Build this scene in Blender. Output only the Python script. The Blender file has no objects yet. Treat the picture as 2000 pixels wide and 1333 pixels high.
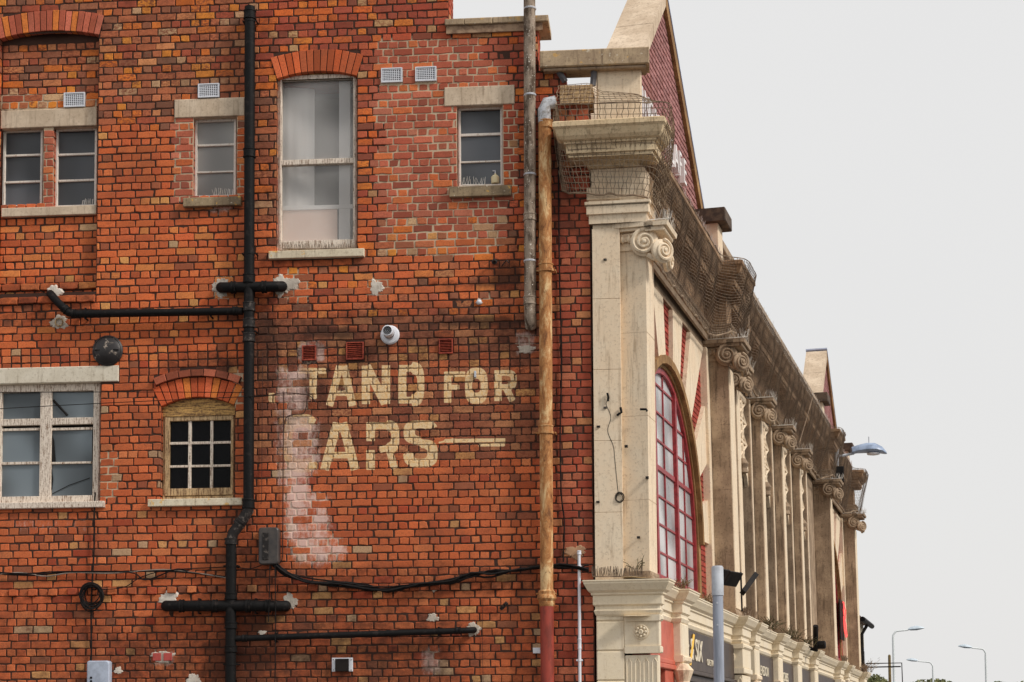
import bpy, math, random
import numpy as np
from mathutils import Vector, Matrix

random.seed(7); np.random.seed(7); rnd = random.Random(11)
scene = bpy.context.scene
COL = scene.collection

# ------------------------------------------------------------------ camera
PW, PH = 2000.0, 1333.0                      # size of the survey photograph
FL, CX, CY = 3500.0, 1000.0, 1188.0          # focal length and principal point (px)
def _n(v): v = np.array(v, float); return v/np.linalg.norm(v)
VZ = 45000.0; AZ = 0.006*VZ
zc = _n((-AZ, VZ, -FL))
lx = -40000.0
xc = -_n((lx, (AZ*lx-FL*FL)/VZ, -FL))
xc = _n(xc - zc*np.dot(xc, zc)); yc = np.cross(zc, xc)
M = np.array([xc, yc, zc]).T                 # world -> camera
def ray(px, py): return M.T @ np.array((px-CX, CY-py, -FL))/FL
EYE = 1.6
_r = ray(1163, 1454); _lo, _hi = 1200.0, 1700.0
for _ in range(60):
    _m = (_lo+_hi)/2
    if ray(1163, _m)[2] > 0: _lo = _m
    else: _hi = _m
CAM = np.array((0, 0, EYE)) - 20.06*ray(1163, _lo)
def proj(P):
    P = np.asarray(P, float); q = (P-CAM) @ M.T
    d = -q[..., 2]
    return CX+FL*q[..., 0]/d, CY-FL*q[..., 1]/d
def W(px, py, y=0.0):                        # photo pixel -> point on the plane y = const
    r = ray(px, py); t = (y-CAM[1])/r[1]; return CAM+t*r
cam_data = bpy.data.cameras.new('Camera'); cam = bpy.data.objects.new('Camera', cam_data); COL.objects.link(cam)
cam_data.sensor_width = 36; cam_data.lens = 36*FL/PW
cam_data.shift_x = (PW/2-CX)/PW; cam_data.shift_y = (CY-PH/2)/PW
cam_data.clip_start = 0.1; cam_data.clip_end = 2000
mw = Matrix(M.T.tolist()).to_4x4(); mw.translation = Vector(CAM); cam.matrix_world = mw
scene.camera = cam
scene.render.resolution_x = 1024; scene.render.resolution_y = 682

# ------------------------------------------------------------------ sky, sun, exposure
SUN_EL, SUN_AZ = math.radians(40), math.radians(113)   # azimuth clockwise from +y: sun to the right, a little behind the camera
world = bpy.data.worlds.new('World'); scene.world = world; world.use_nodes = True
nt = world.node_tree; nt.nodes.clear()
out = nt.nodes.new('ShaderNodeOutputWorld'); bg = nt.nodes.new('ShaderNodeBackground')
sky = nt.nodes.new('ShaderNodeTexSky'); sky.sky_type = 'NISHITA'; sky.sun_disc = False
sky.sun_elevation = SUN_EL; sky.sun_rotation = SUN_AZ; sky.dust_density = 4; sky.air_density = 1.5
mixn = nt.nodes.new('ShaderNodeMix'); mixn.data_type = 'RGBA'; mixn.inputs['Factor'].default_value = 0.93
mixn.inputs['B'].default_value = (8.32, 8.28, 8.30, 1)         # the white cloud deck
cn = nt.nodes.new('ShaderNodeTexNoise'); cn.inputs['Scale'].default_value = 2.2; cn.inputs['Detail'].default_value = 4
tcn = nt.nodes.new('ShaderNodeTexCoord'); nt.links.new(tcn.outputs['Generated'], cn.inputs['Vector'])
ccn = nt.nodes.new('ShaderNodeMix'); ccn.data_type = 'RGBA'; ccn.inputs['A'].default_value = (8.12, 8.06, 8.02, 1); ccn.inputs['B'].default_value = (8.75, 8.67, 8.58, 1)
nt.links.new(cn.outputs['Fac'], ccn.inputs['Factor']); nt.links.new(ccn.outputs['Result'], mixn.inputs['B'])
nt.links.new(sky.outputs[0], mixn.inputs['A']); nt.links.new(mixn.outputs['Result'], bg.inputs[0])
bg.inputs[1].default_value = 0.1; nt.links.new(bg.outputs[0], out.inputs[0])
sd = bpy.data.lights.new('sun', 'SUN'); sd.energy = 2.4; sd.angle = math.radians(10); sd.energy = 2.5; sd.color = (1, 0.95, 0.89)
sun = bpy.data.objects.new('sun', sd); COL.objects.link(sun)
_d = Vector((math.sin(SUN_AZ)*math.cos(SUN_EL), math.cos(SUN_AZ)*math.cos(SUN_EL), math.sin(SUN_EL)))
sun.rotation_euler = _d.to_track_quat('Z', 'Y').to_euler(); sun.location = (12, -10, 20)
vs = scene.view_settings; vs.view_transform = 'Standard'; vs.look = 'None'; vs.exposure = 0; vs.gamma = 1
vs.use_curve_mapping = False
scene.render.engine = 'CYCLES'

# ------------------------------------------------------------------ street front coordinates (s along the street, n out to the street, z up)
PHI = math.radians(10.8)
ES = np.array((math.sin(PHI), math.cos(PHI), 0)); EN = np.array((math.cos(PHI), -math.sin(PHI), 0))
F0 = W(1213, 1000, 0.0).copy(); F0[2] = 0
LEAN = 0.015                                   # the old front leans back a little beyond its first pilaster
def FM(s, n, z):
    k = min(max((s-0.5)/1.0, 0), 1)
    return F0 + ES*s + EN*(n-LEAN*k*(z-5.0)) + np.array((0, 0, z))
def Fxy(s, n): p = F0+ES*s+EN*n; return (p[0], p[1])
def FP(px, py, n):                             # photo pixel -> (s, z) on the plane n = const
    r = ray(px, py); t = (n-np.dot(CAM-F0, EN))/np.dot(r, EN); p = CAM+t*r
    return float(np.dot(p-F0, ES)), float(p[2])

# ------------------------------------------------------------------ helpers
class MB:
    def __init__(self): self.v = []; self.f = []
    def add(self, vs, fs):
        o = len(self.v); self.v += [tuple(map(float, p)) for p in vs]; self.f += [tuple(i+o for i in q) for q in fs]
    def box(self, a0, a1, b0, b1, c0, c1, fm=None):
        P = [(a, b, c) for c in (c0, c1) for b in (b0, b1) for a in (a0, a1)]
        if fm: P = [fm(*p) for p in P]
        self.add(P, [(0, 2, 3, 1), (4, 5, 7, 6), (0, 1, 5, 4), (2, 6, 7, 3), (0, 4, 6, 2), (1, 3, 7, 5)])
    def cbox(self, a0, a1, b0, b1, c0, c1, c=0.008, fm=None):          # box with chamfered edges
        if fm is None: fm = lambda *p: p
        def ring(a0, a1, c0, c1, b): return [fm(a0, b, c0), fm(a1, b, c0), fm(a1, b, c1), fm(a0, b, c1)]
        V = ring(a0+c, a1-c, c0+c, c1-c, b0)+ring(a0, a1, c0, c1, b0+c)+ring(a0, a1, c0, c1, b1-c)+ring(a0+c, a1-c, c0+c, c1-c, b1)
        Fq = [(0, 1, 2, 3), (15, 14, 13, 12)]
        for k in range(3):
            for i in range(4):
                j = (i+1) % 4; Fq.append((k*4+i, (k+1)*4+i, (k+1)*4+j, k*4+j))
        self.add(V, Fq)
    def prism(self, poly, b0, b1, fm):                                  # poly in (a, c), extruded along b
        n = len(poly)
        V = [fm(a, b0, c) for a, c in poly]+[fm(a, b1, c) for a, c in poly]
        self.add(V, [tuple(range(n)), tuple(range(2*n-1, n-1, -1))]+[(i, i+n, (i+1) % n+n, (i+1) % n) for i in range(n)])
    def tube(self, pts, r, seg=8, caps=True, rs=None):
        pts = [np.array(p, float) for p in pts]; n = len(pts); V = []
        up = None
        for i, p in enumerate(pts):
            t = pts[min(i+1, n-1)]-pts[max(i-1, 0)]; L = np.linalg.norm(t); t = t/L if L > 1e-9 else np.array((0, 0, 1.))
            if up is None: up = np.array((0, 0, 1.)) if abs(t[2]) < 0.9 else np.array((0, 1., 0))
            a = np.cross(t, up)
            if np.linalg.norm(a) < 1e-6: a = np.cross(t, (1., 0, 0))
            a /= np.linalg.norm(a); b = np.cross(a, t); up = b
            rr = rs[i] if rs is not None else r
            for k in range(seg):
                w = 2*math.pi*k/seg; V.append(p+rr*(a*math.cos(w)+b*math.sin(w)))
        Fq = []
        for i in range(n-1):
            for k in range(seg):
                j = (k+1) % seg; Fq.append((i*seg+k, i*seg+j, (i+1)*seg+j, (i+1)*seg+k))
        if caps: Fq += [tuple(range(seg-1, -1, -1)), tuple(range((n-1)*seg, n*seg))]
        self.add(V, Fq)
    def lathe(self, prof, c, axis=(0, 0, 1), seg=20):                   # prof: (radius, along axis)
        axis = _n(axis); a = np.cross(axis, (0, 0, 1.)) if abs(axis[2]) < 0.9 else np.cross(axis, (1., 0, 0)); a /= np.linalg.norm(a); b = np.cross(axis, a)
        V = []; c = np.array(c, float)
        for r, h in prof:
            for k in range(seg):
                w = 2*math.pi*k/seg; V.append(c+axis*h+r*(a*math.cos(w)+b*math.sin(w)))
        Fq = []
        for i in range(len(prof)-1):
            for k in range(seg):
                j = (k+1) % seg; Fq.append((i*seg+k, i*seg+j, (i+1)*seg+j, (i+1)*seg+k))
        Fq += [tuple(range(seg-1, -1, -1)), tuple(range((len(prof)-1)*seg, len(prof)*seg))]
        self.add(V, Fq)
    def sweep(self, prof, path, lean=None):                            # profile (projection, z) run along a plan path, mitred
        n = len(path); P = [np.array(p, float) for p in path]; V = []
        for i in range(n):
            ns = []
            for a, b in ((i-1, i), (i, i+1)):
                if 0 <= a and b < n:
                    d = P[b]-P[a]; d /= np.linalg.norm(d); ns.append(np.array((d[1], -d[0])))
            m = sum(ns); m = m/np.dot(m, m)*len(ns) if len(ns) == 2 else ns[0]
            if len(ns) == 2: m = sum(ns); m = m*2/np.dot(m, m)
            for pr, z in prof:
                q = P[i]+m*pr; V.append((q[0], q[1], z))
        if lean: V = [lean(v) for v in V]
        k = len(prof); Fq = []
        for i in range(n-1):
            for j in range(k-1): Fq.append((i*k+j, (i+1)*k+j, (i+1)*k+j+1, i*k+j+1))
        Fq += [tuple(range(k-1, -1, -1)), tuple(range((n-1)*k, n*k))]
        self.add(V, Fq)
def leanpt(v):
    v = np.array(v, float); s = float(np.dot(v-F0, ES)); k = min(max((s-0.5)/1.0, 0), 1)
    return v-EN*(LEAN*k*(v[2]-5.0))

def mesh_from(name, v, f, attrs=None):
    me = bpy.data.meshes.new(name); me.from_pydata(v, [], f); me.update()
    if attrs:
        for k, a in attrs.items():
            a = np.asarray(a, np.float32)
            if a.ndim == 2:
                at = me.attributes.new(k, 'FLOAT_COLOR', 'POINT'); at.data.foreach_set('color', a.ravel())
            else:
                at = me.attributes.new(k, 'FLOAT', 'POINT'); at.data.foreach_set('value', a)
    return me
def link(name, me, mat, parent=None, smooth=False, kind=None):
    o = bpy.data.objects.new(name, me); COL.objects.link(o)
    if me is not None:
        if mat is not None and len(me.materials) == 0: me.materials.append(mat)
        if smooth:
            me.polygons.foreach_set('use_smooth', [True]*len(me.polygons))
            try: me.set_sharp_from_angle(angle=math.radians(40))
            except Exception: pass
    if parent is not None:
        o.parent = parent; wm = Matrix.Translation(WLOC.get(parent.name, Vector((0, 0, 0))))
        o.matrix_parent_inverse = wm.inverted()
    if kind: o['kind'] = kind
    WLOC[o.name] = Vector((0, 0, 0))
    return o
WLOC = {}
def obj(name, mb, mat, parent=None, smooth=False, kind=None, attrs=None):
    # origin at the centre of the piece
    v = np.array(mb.v, float); c = (v.min(0)+v.max(0))/2
    me = mesh_from(name, (v-c).tolist(), mb.f, attrs)
    o = link(name, me, mat, None, smooth, kind); o.location = c; WLOC[o.name] = Vector(c)
    if parent is not None:
        o.parent = parent; o.matrix_parent_inverse = Matrix.Translation(WLOC[parent.name]).inverted()
    return o
def thing(name, loc, label, cat, group=None):
    o = bpy.data.objects.new(name, None); COL.objects.link(o); o.location = Vector(loc); WLOC[o.name] = Vector(loc)
    o.empty_display_size = 0.2
    return tag(o, label, cat, group)
def tag(o, label, cat, group=None):
    o['label'] = label; o['category'] = cat
    if group: o['group'] = group
    return o
def struct(o): o['kind'] = 'structure'; return o

# ------------------------------------------------------------------ materials
def lin(c):
    c = np.asarray(c, float)/255.0
    return np.where(c <= 0.04045, c/12.92, ((c+0.055)/1.055)**2.4)
LIT = 0.66                                     # what a white vertical surface shows under this sky
def alb(r, g, b, k=1.0):
    c = lin((r, g, b))/LIT*k
    if c.max() > 0.8: c = c*0.8/c.max()
    return tuple(np.clip(c, 0.004, 0.8))
class NT:
    def __init__(self, m): self.m = m; m.use_nodes = True; self.t = m.node_tree; self.b = self.t.nodes['Principled BSDF']
    def n(self, typ, **kw):
        x = self.t.nodes.new(typ)
        for k, v in kw.items(): setattr(x, k, v)
        return x
    def l(self, a, b): self.t.links.new(a, b)
    def val(self, sock, v):
        if hasattr(v, 'is_output'): self.l(v, sock)
        elif isinstance(v, (tuple, list)): sock.default_value = (*v[:3], 1) if len(sock.default_value) == 4 else v
        else: sock.default_value = v
    def pos(self):
        if not hasattr(self, '_p'): self._p = self.n('ShaderNodeNewGeometry').outputs['Position']
        return self._p
    def noise(self, scale, detail=4, rough=0.6, stretch=None, dist=0):
        x = self.n('ShaderNodeTexNoise'); x.inputs['Scale'].default_value = scale; x.inputs['Detail'].default_value = detail
        x.inputs['Roughness'].default_value = rough; x.inputs['Distortion'].default_value = dist
        v = self.pos()
        if stretch:
            mp = self.n('ShaderNodeMapping'); mp.inputs['Scale'].default_value = stretch; self.l(v, mp.inputs['Vector']); v = mp.outputs[0]
        self.l(v, x.inputs['Vector']); return x.outputs['Fac']
    def math(self, op, a, b=0.0, clamp=False):
        x = self.n('ShaderNodeMath', operation=op); x.use_clamp = clamp
        self.val(x.inputs[0], a); self.val(x.inputs[1], b); return x.outputs[0]
    def ss(self, v, lo, hi, a=0.0, b=1.0):
        x = self.n('ShaderNodeMapRange', interpolation_type='SMOOTHSTEP'); self.val(x.inputs[0], v)
        x.inputs[1].default_value = lo; x.inputs[2].default_value = hi; x.inputs[3].default_value = a; x.inputs[4].default_value = b
        return x.outputs[0]
    def mix(self, f, a, b, blend='MIX'):
        x = self.n('ShaderNodeMix', data_type='RGBA', blend_type=blend); self.val(x.inputs['Factor'], f)
        self.val(x.inputs['A'], a); self.val(x.inputs['B'], b); return x.outputs['Result']
    def attr(self, name, fac=True):
        x = self.n('ShaderNodeAttribute', attribute_name=name); return x.outputs['Fac'] if fac else x.outputs['Color']
    def bump(self, h, strength=0.3, dist=0.01):
        x = self.n('ShaderNodeBump'); x.inputs['Strength'].default_value = strength; x.inputs['Distance'].default_value = dist
        self.l(h, x.inputs['Height']); self.l(x.outputs[0], self.b.inputs['Normal'])
    def out(self, col, rough=0.85, metal=0.0, spec=0.3):
        self.val(self.b.inputs['Base Color'], col); self.val(self.b.inputs['Roughness'], rough)
        self.b.inputs['Metallic'].default_value = metal; self.b.inputs['Specular IOR Level'].default_value = spec
MATS = {}
def newmat(name): m = bpy.data.materials.new(name); MATS[name] = m; return NT(m)
def simple(name, c, c2=None, rough=0.7, scale=6, metal=0, spec=0.35, stretch=None, lo=0.4, hi=0.65, bump=0.0, bscale=60):
    t = newmat(name); c2 = c2 or tuple(x*0.6 for x in c)
    col = t.mix(t.ss(t.noise(scale, 6, 0.65, stretch), lo, hi), c, c2)
    t.out(col, rough, metal, spec)
    if bump: t.bump(t.noise(bscale, 5, 0.7, stretch), bump, 0.01)
    return t.m

# bricks: colour, soot, whitewash and sign paint come with the bricks, the material breaks them up
def masonry(name, base, is_mortar=False):
    t = newmat(name)
    n1 = t.noise(55, 6, 0.7); n2 = t.noise(7, 4, 0.6); n3 = t.noise(26, 6, 0.75); n4 = t.noise(90, 3, 0.6)
    if is_mortar:
        c = t.mix(t.ss(t.math('ADD', t.attr('pale'), t.math('MULTIPLY', t.math('SUBTRACT', n3, 0.5), 1.3)), 0.38, 0.7), alb(62, 43, 35), alb(182, 162, 136))
        c = t.mix(t.math('MULTIPLY', n1, 0.45), c, alb(44, 32, 27))
    else:
        c = base(t)
        at_ = t.n('ShaderNodeAttribute', attribute_name='col')
        mo = t.noise(21, 5, 0.7, (1, 1, 1.8), 0.4)
        c = t.mix(t.math('MULTIPLY', t.ss(mo, 0.47, 0.55), at_.outputs['Alpha']), c, alb(112, 60, 44))
        c = t.mix(t.ss(n1, 0.44, 0.70, 0, 0.45), c, alb(98, 52, 37))
        c = t.mix(t.ss(t.noise(3.1, 5, 0.7), 0.48, 0.72, 0, 0.42), c, alb(112, 64, 46))
        c = t.mix(t.ss(t.noise(0.9, 4, 0.65), 0.5, 0.68, 0, 0.38), c, alb(104, 60, 44))
        c = t.mix(t.ss(n3, 0.56, 0.74, 0, 0.32), c, alb(205, 128, 82))
        c = t.mix(t.ss(n4, 0.62, 0.75, 0, 0.5), c, alb(60, 38, 30))
    if not is_mortar or True:
        e = t.math('ADD', t.attr('eff'), t.math('MULTIPLY', t.math('SUBTRACT', t.noise(24, 9, 0.8, (1, 1, 0.45)), 0.5), 2.2))
        e = t.math('MULTIPLY', t.math('MULTIPLY', t.ss(e, 0.34, 1.1), 0.8), t.ss(t.attr('eff'), 0.02, 0.2))
        c = t.mix(e, c, alb(196, 170, 160))
        s = t.math('ADD', t.attr('soot'), t.math('MULTIPLY', t.math('SUBTRACT', t.noise(6.5, 8, 0.74, (1, 1, 1.2)), 0.5), 1.35))
        s = t.math('MULTIPLY', t.ss(s, 0.22, 0.95), 0.84)
        c = t.mix(s, c, alb(46, 30, 24), 'MIX')
        p = t.math('ADD', t.attr('psd'), t.math('MULTIPLY', t.math('SUBTRACT', n3, 0.5), 0.014))
        p = t.ss(p, -0.002, 0.004)
        wear = t.ss(t.math('ADD', n1, t.math('MULTIPLY', n2, 0.5)), 0.80, 1.0, 1.0, 0.12)
        pc = t.mix(t.ss(n3, 0.42, 0.62), alb(232, 204, 162), alb(204, 164, 112))
        fade = t.math('SUBTRACT', 1.0, t.math('MULTIPLY', t.ss(t.attr('eff'), 0.15, 0.8), 0.74))
        c = t.mix(t.math('MULTIPLY', t.math('MULTIPLY', t.math('MULTIPLY', p, wear), fade), 0.35 if is_mortar else 1.0), c, pc)
    t.out(c, 0.9, 0, 0.2)
    t.bump(t.noise(120, 5, 0.7), 0.45, 0.004)
    return t.m
M_BRICK = masonry('brick_clay', lambda t: t.attr('col', False))
M_MORTAR = masonry('mortar', None, True)

def stone_mat(name, c, dirt, pale, dirt_amt=0.5, streak=True, rough=0.85, lichen=0.0):
    t = newmat(name)
    n1 = t.noise(2.2, 8, 0.65); n2 = t.noise(34, 6, 0.7); n3 = t.noise(5, 6, 0.7, (3.5, 3.5, 0.35)); n4 = t.noise(160, 3, 0.6)
    col = t.mix(t.ss(n1, 0.38, 0.68), c, pale)
    col = t.mix(t.ss(n3, 0.5, 0.72, 0, dirt_amt), col, dirt)
    col = t.mix(t.ss(n2, 0.5, 0.75, 0, dirt_amt), col, dirt)
    col = t.mix(t.ss(n4, 0.6, 0.75, 0, 0.25), col, tuple(x*0.4 for x in dirt))
    if lichen:
        col = t.mix(t.ss(t.noise(9, 5, 0.65), 0.60, 0.64, 0, lichen), col, alb(186, 142, 66))
        col = t.mix(t.ss(t.noise(15, 4, 0.6), 0.64, 0.67, 0, lichen), col, alb(196, 188, 170))
    t.out(col, rough, 0, 0.2); t.bump(n2, 0.35, 0.006)
    return t.m
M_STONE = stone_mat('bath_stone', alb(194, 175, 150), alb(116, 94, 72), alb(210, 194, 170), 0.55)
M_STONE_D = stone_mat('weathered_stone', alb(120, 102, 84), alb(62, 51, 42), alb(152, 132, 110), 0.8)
M_SOOTY = stone_mat('soot_brown_cornice_stone', alb(112, 88, 67), alb(54, 41, 33), alb(146, 119, 92), 0.85)
M_COPING = stone_mat('lichened_coping_stone', alb(138, 119, 97), alb(78, 63, 50), alb(166, 146, 118), 0.85, lichen=0.5)
M_CAST = stone_mat('cast_concrete', alb(164, 146, 125), alb(112, 94, 78), alb(188, 171, 150), 0.6)
M_WLINTEL = stone_mat('white_painted_lintel', alb(176, 167, 150), alb(112, 95, 73), alb(198, 190, 174), 0.65)
M_CREAM = stone_mat('cream_painted_stone', alb(220, 204, 176), alb(122, 94, 64), alb(228, 214, 190), 0.26, rough=0.6)
M_CEMENT = stone_mat('grey_cement', alb(156, 146, 134), alb(98, 84, 73), alb(184, 176, 165), 0.6)
M_SILL = stone_mat('mossy_sill', alb(102, 88, 70), alb(52, 42, 33), alb(140, 122, 96), 0.85, lichen=0.75)
M_SILLW = stone_mat('lichened_pale_sill', alb(176, 164, 142), alb(104, 86, 66), alb(196, 186, 164), 0.7, lichen=0.7)
M_ARCHIV = stone_mat('brown_stained_stone', alb(112, 84, 54), alb(58, 42, 30), alb(148, 116, 78), 0.65)
M_SLATE = simple('lead_grey', alb(84, 84, 88), alb(60, 58, 60), 0.6)
M_IRON = simple('black_iron', alb(15, 14, 14), alb(38, 33, 31), 0.6, 14, spec=0.16, lo=0.54, hi=0.72, bump=0.4)
M_IRON2 = simple('worn_black_iron', alb(28, 25, 24), alb(92, 84, 78), 0.6, 22, spec=0.25, lo=0.52, hi=0.72, bump=0.3)
M_CABLE = simple('black_cable', alb(16, 14, 14), alb(28, 24, 22), 0.6, spec=0.15)
M_CABLE2 = simple('grey_cable', alb(120, 108, 98), alb(70, 60, 52), 0.5)
M_WIREB = simple('brown_cable', alb(52, 30, 24), alb(36, 22, 18), 0.6)
M_PVC = simple('white_plastic', alb(206, 208, 214), alb(186, 186, 190), 0.4, 8)
M_GREYBOX = simple('grey_enclosure', alb(150, 158, 172), alb(128, 134, 146), 0.45, 5)
M_POST = simple('galvanised_grey_paint', alb(136, 141, 152), alb(116, 120, 130), 0.45, 4, stretch=(6, 6, 0.5))
M_POST2 = simple('pale_grey_cap', alb(160, 164, 170), alb(140, 142, 148), 0.5, 5)
M_TERRA = simple('terracotta_vent', alb(142, 62, 44), alb(104, 42, 32), 0.8, 30)
M_DARK = simple('dark_void', (0.012, 0.011, 0.010), (0.006, 0.006, 0.006), 0.9)
M_ROOM = simple('room_wall', (0.30, 0.28, 0.26), (0.22, 0.20, 0.19), 0.9, 1.5)
M_REDPAINT = simple('red_window_paint', alb(132, 42, 46), alb(104, 30, 34), 0.45, 14)
M_REDSHOP = simple('red_shop_paint', alb(166, 84, 66), alb(150, 72, 56), 0.5, 3)
M_FASCIA = simple('dark_brown_fascia', alb(62, 50, 42), alb(48, 38, 34), 0.5, 4)
M_CREAMLET = simple('cream_lettering', alb(232, 220, 196), alb(214, 200, 172), 0.5)
M_GOLD = simple('yellow_paint', alb(206, 164, 60), alb(190, 146, 52), 0.5)
M_WHITELET = simple('white_letter_paint', alb(238, 234, 232), alb(206, 198, 194), 0.5, 18)
M_RAW = simple('raw_bedding_mortar', alb(140, 116, 94), alb(104, 82, 66), 0.9, 14)
M_SPIKE = simple('pale_spike', alb(208, 204, 198), alb(176, 170, 160), 0.4)
M_SPIKED = simple('grimy_spike', alb(120, 104, 88), alb(80, 68, 58), 0.5)
M_NET = simple('brown_netting', alb(128, 110, 90), alb(92, 76, 62), 0.8, 8)
M_NETD = simple('dark_brown_netting', alb(104, 88, 72), alb(70, 58, 48), 0.8, 8)
M_LAMP = simple('blue_grey_lamp_shell', alb(130, 144, 166), alb(104, 116, 136), 0.35, 6)
M_FARHEAD = simple('pale_far_lamp_head', alb(168, 178, 186), alb(150, 160, 168), 0.5)
M_FARLAMP = simple('pale_far_lamp', alb(196, 200, 200), alb(180, 184, 184), 0.5)
M_TIMBER = simple('pole_timber', alb(110, 94, 62), alb(84, 70, 46), 0.9)
M_LEAF = simple('hedge_leaf', alb(112, 112, 76), alb(86, 90, 58), 0.8, 3)
M_BARK = simple('bark', alb(88, 74, 58), alb(62, 52, 42), 0.9)
M_WEED = simple('weed_leaf', alb(58, 56, 34), alb(84, 70, 44), 0.8, 20)
M_DRYWEED = simple('dry_weed', alb(122, 104, 78), alb(82, 66, 48), 0.9, 20)
M_ASPH = simple('asphalt', (0.075, 0.074, 0.072), (0.055, 0.054, 0.053), 0.9, 30, bump=0.3)
M_PAVE = simple('pavement_slabs', (0.36, 0.345, 0.32), (0.27, 0.26, 0.245), 0.9, 3)
M_HOUSE = simple('cream_render', alb(216, 206, 184), alb(190, 178, 152), 0.85, 2)
M_ROOF = simple('roof_tile', alb(96, 76, 66), alb(70, 56, 50), 0.85, 6)
M_FLASH = simple('pale_metal_flashing', alb(170, 176, 196), alb(146, 150, 168), 0.4, 3)
M_CURTAIN = simple('white_frame_inside', alb(236, 234, 232), alb(220, 216, 212), 0.8, 3)
M_BROWNCAP = simple('dark_stained_capstone', alb(78, 64, 52), alb(52, 42, 36), 0.85, 10)

def wood(name, c, c2, lo=0.42, hi=0.6, st=(9, 9, 0.8)):
    t = newmat(name)
    n = t.noise(9, 8, 0.75, st); n2 = t.noise(45, 5, 0.7)
    f = t.ss(t.math('ADD', n, t.math('MULTIPLY', t.math('SUBTRACT', n2, 0.5), 0.35)), lo, hi)
    t.out(t.mix(f, c, c2), 0.75, 0, 0.25); t.bump(n, 0.4, 0.004); return t.m
M_WOOD = wood('peeling_white_paint', alb(196, 184, 170), alb(110, 86, 68), 0.46, 0.64)
M_WOODB = wood('bare_weathered_wood', alb(168, 142, 106), alb(92, 68, 48), 0.42, 0.62)
M_WOODH = wood('ochre_weathered_wood', alb(178, 140, 84), alb(82, 60, 42), 0.4, 0.6, (0.8, 0.8, 9))
M_METALW = wood('rusting_white_steel', alb(200, 192, 182), alb(140, 104, 74), 0.52, 0.7)

def pipe_rust():
    t = newmat('rusted_pipe')
    n = t.noise(6, 9, 0.74, (1.6, 1.6, 0.55), 0.6); n2 = t.noise(34, 6, 0.75, (1, 1, 0.6))
    z = t.n('ShaderNodeSeparateXYZ'); t.l(t.pos(), z.inputs[0])
    c = t.mix(t.ss(n, 0.36, 0.52), alb(186, 158, 116), alb(152, 104, 62))
    c = t.mix(t.ss(n, 0.50, 0.66, 0, 0.85), c, alb(86, 54, 35))
    c = t.mix(t.ss(n2, 0.54, 0.7, 0, 0.8), c, alb(70, 40, 24))
    t.out(c, 0.8, 0, 0.25); t.bump(n2, 0.7, 0.006); return t.m
M_RUST = pipe_rust()
M_REDPIPE = simple('red_oxide_pipe', alb(132, 54, 42), alb(104, 44, 34), 0.6, 12, stretch=(1, 1, 0.3))
def pipe_grey():
    t = newmat('lichen_grey_pipe')
    n = t.noise(6, 6, 0.7, (2, 2, 0.6)); n2 = t.noise(60, 2, 0.5)
    c = t.mix(t.ss(n, 0.42, 0.62), alb(132, 118, 104), alb(70, 58, 48))
    c = t.mix(t.ss(n2, 0.66, 0.7), c, alb(214, 206, 192))
    t.out(c, 0.85, 0, 0.2); t.bump(n, 0.3, 0.004); return t.m
M_GPIPE = pipe_grey()

def pane(name, c, tr, rough=0.3, bump=0.15, bscale=180, spec=0.5):
    t = newmat(name)
    tn = t.n('ShaderNodeBsdfTransparent'); mx = t.n('ShaderNodeMixShader'); mx.inputs[0].default_value = 1-tr
    n = t.noise(1.3, 0, 0.5)
    t.out(t.mix(t.ss(n, 0.35, 0.65), c, tuple(x*0.42 for x in c)), rough, 0, spec); t.bump(t.noise(bscale, 2, 0.5), bump, 0.003)
    o = t.t.nodes['Material Output']; t.l(tn.outputs[0], mx.inputs[1]); t.l(t.b.outputs[0], mx.inputs[2]); t.l(mx.outputs[0], o.inputs[0])
    return t.m
M_FROST = pane('frosted_glass', (0.80, 0.78, 0.75), 0.74, 0.4)
M_FROSTM = pane('grey_frosted_glass', (0.46, 0.445, 0.42), 0.22, 0.4)
M_FROSTD = pane('dark_frosted_glass', (0.135, 0.145, 0.16), 0.2, 0.4)
M_BLUE = pane('dusty_blue_glass', (0.21, 0.25, 0.275), 0.1, 0.5, 0.1, 60)
M_BLACKG = pane('black_glass', (0.006, 0.006, 0.007), 0.3, 0.25, 0.05, 20, 0.12)
M_TEXG = pane('reeded_church_glass', (0.62, 0.62, 0.62), 0.0, 0.22, 1.0, 38, 0.8)
M_DISPLAY = pane('shop_glass', (0.05, 0.05, 0.05), 0.3, 0.1, 0.0, 20, 0.5)
def disc_mat():
    t = newmat('peeling_black_disc')
    n = t.noise(12, 6, 0.7)
    t.out(t.mix(t.ss(n, 0.57, 0.66), alb(28, 24, 24), alb(132, 120, 108)), 0.45, 0, 0.5); t.bump(n, 0.4, 0.006); return t.m
M_DISC = disc_mat()
def neon():
    t = newmat('red_neon'); t.out((0.9, 0.1, 0.1), 0.4)
    t.b.inputs['Emission Color'].default_value = (1, 0.10, 0.09, 1); t.b.inputs['Emission Strength'].default_value = 1.1; return t.m
M_NEON = neon()
# ------------------------------------------------------------------ ground
g = MB(); g.add([(-600, -600, 0), (600, -600, 0), (600, 900, 0), (-600, 900, 0)], [(0, 1, 2, 3)])
struct(obj('road', g, M_ASPH))
g = MB()
pv = [(-30, -2.2), (0.3+2.6, -2.2), Fxy(60, 2.6), Fxy(60, -6), (-30, 0.5)]
g.add([(x, y, 0.12) for x, y in pv]+[(x, y, 0.0) for x, y in pv], [(0, 1, 2, 3, 4)]+[(i, i+5, (i+1) % 5+5, (i+1) % 5) for i in range(5)])
struct(obj('pavement', g, M_PAVE))

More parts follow.
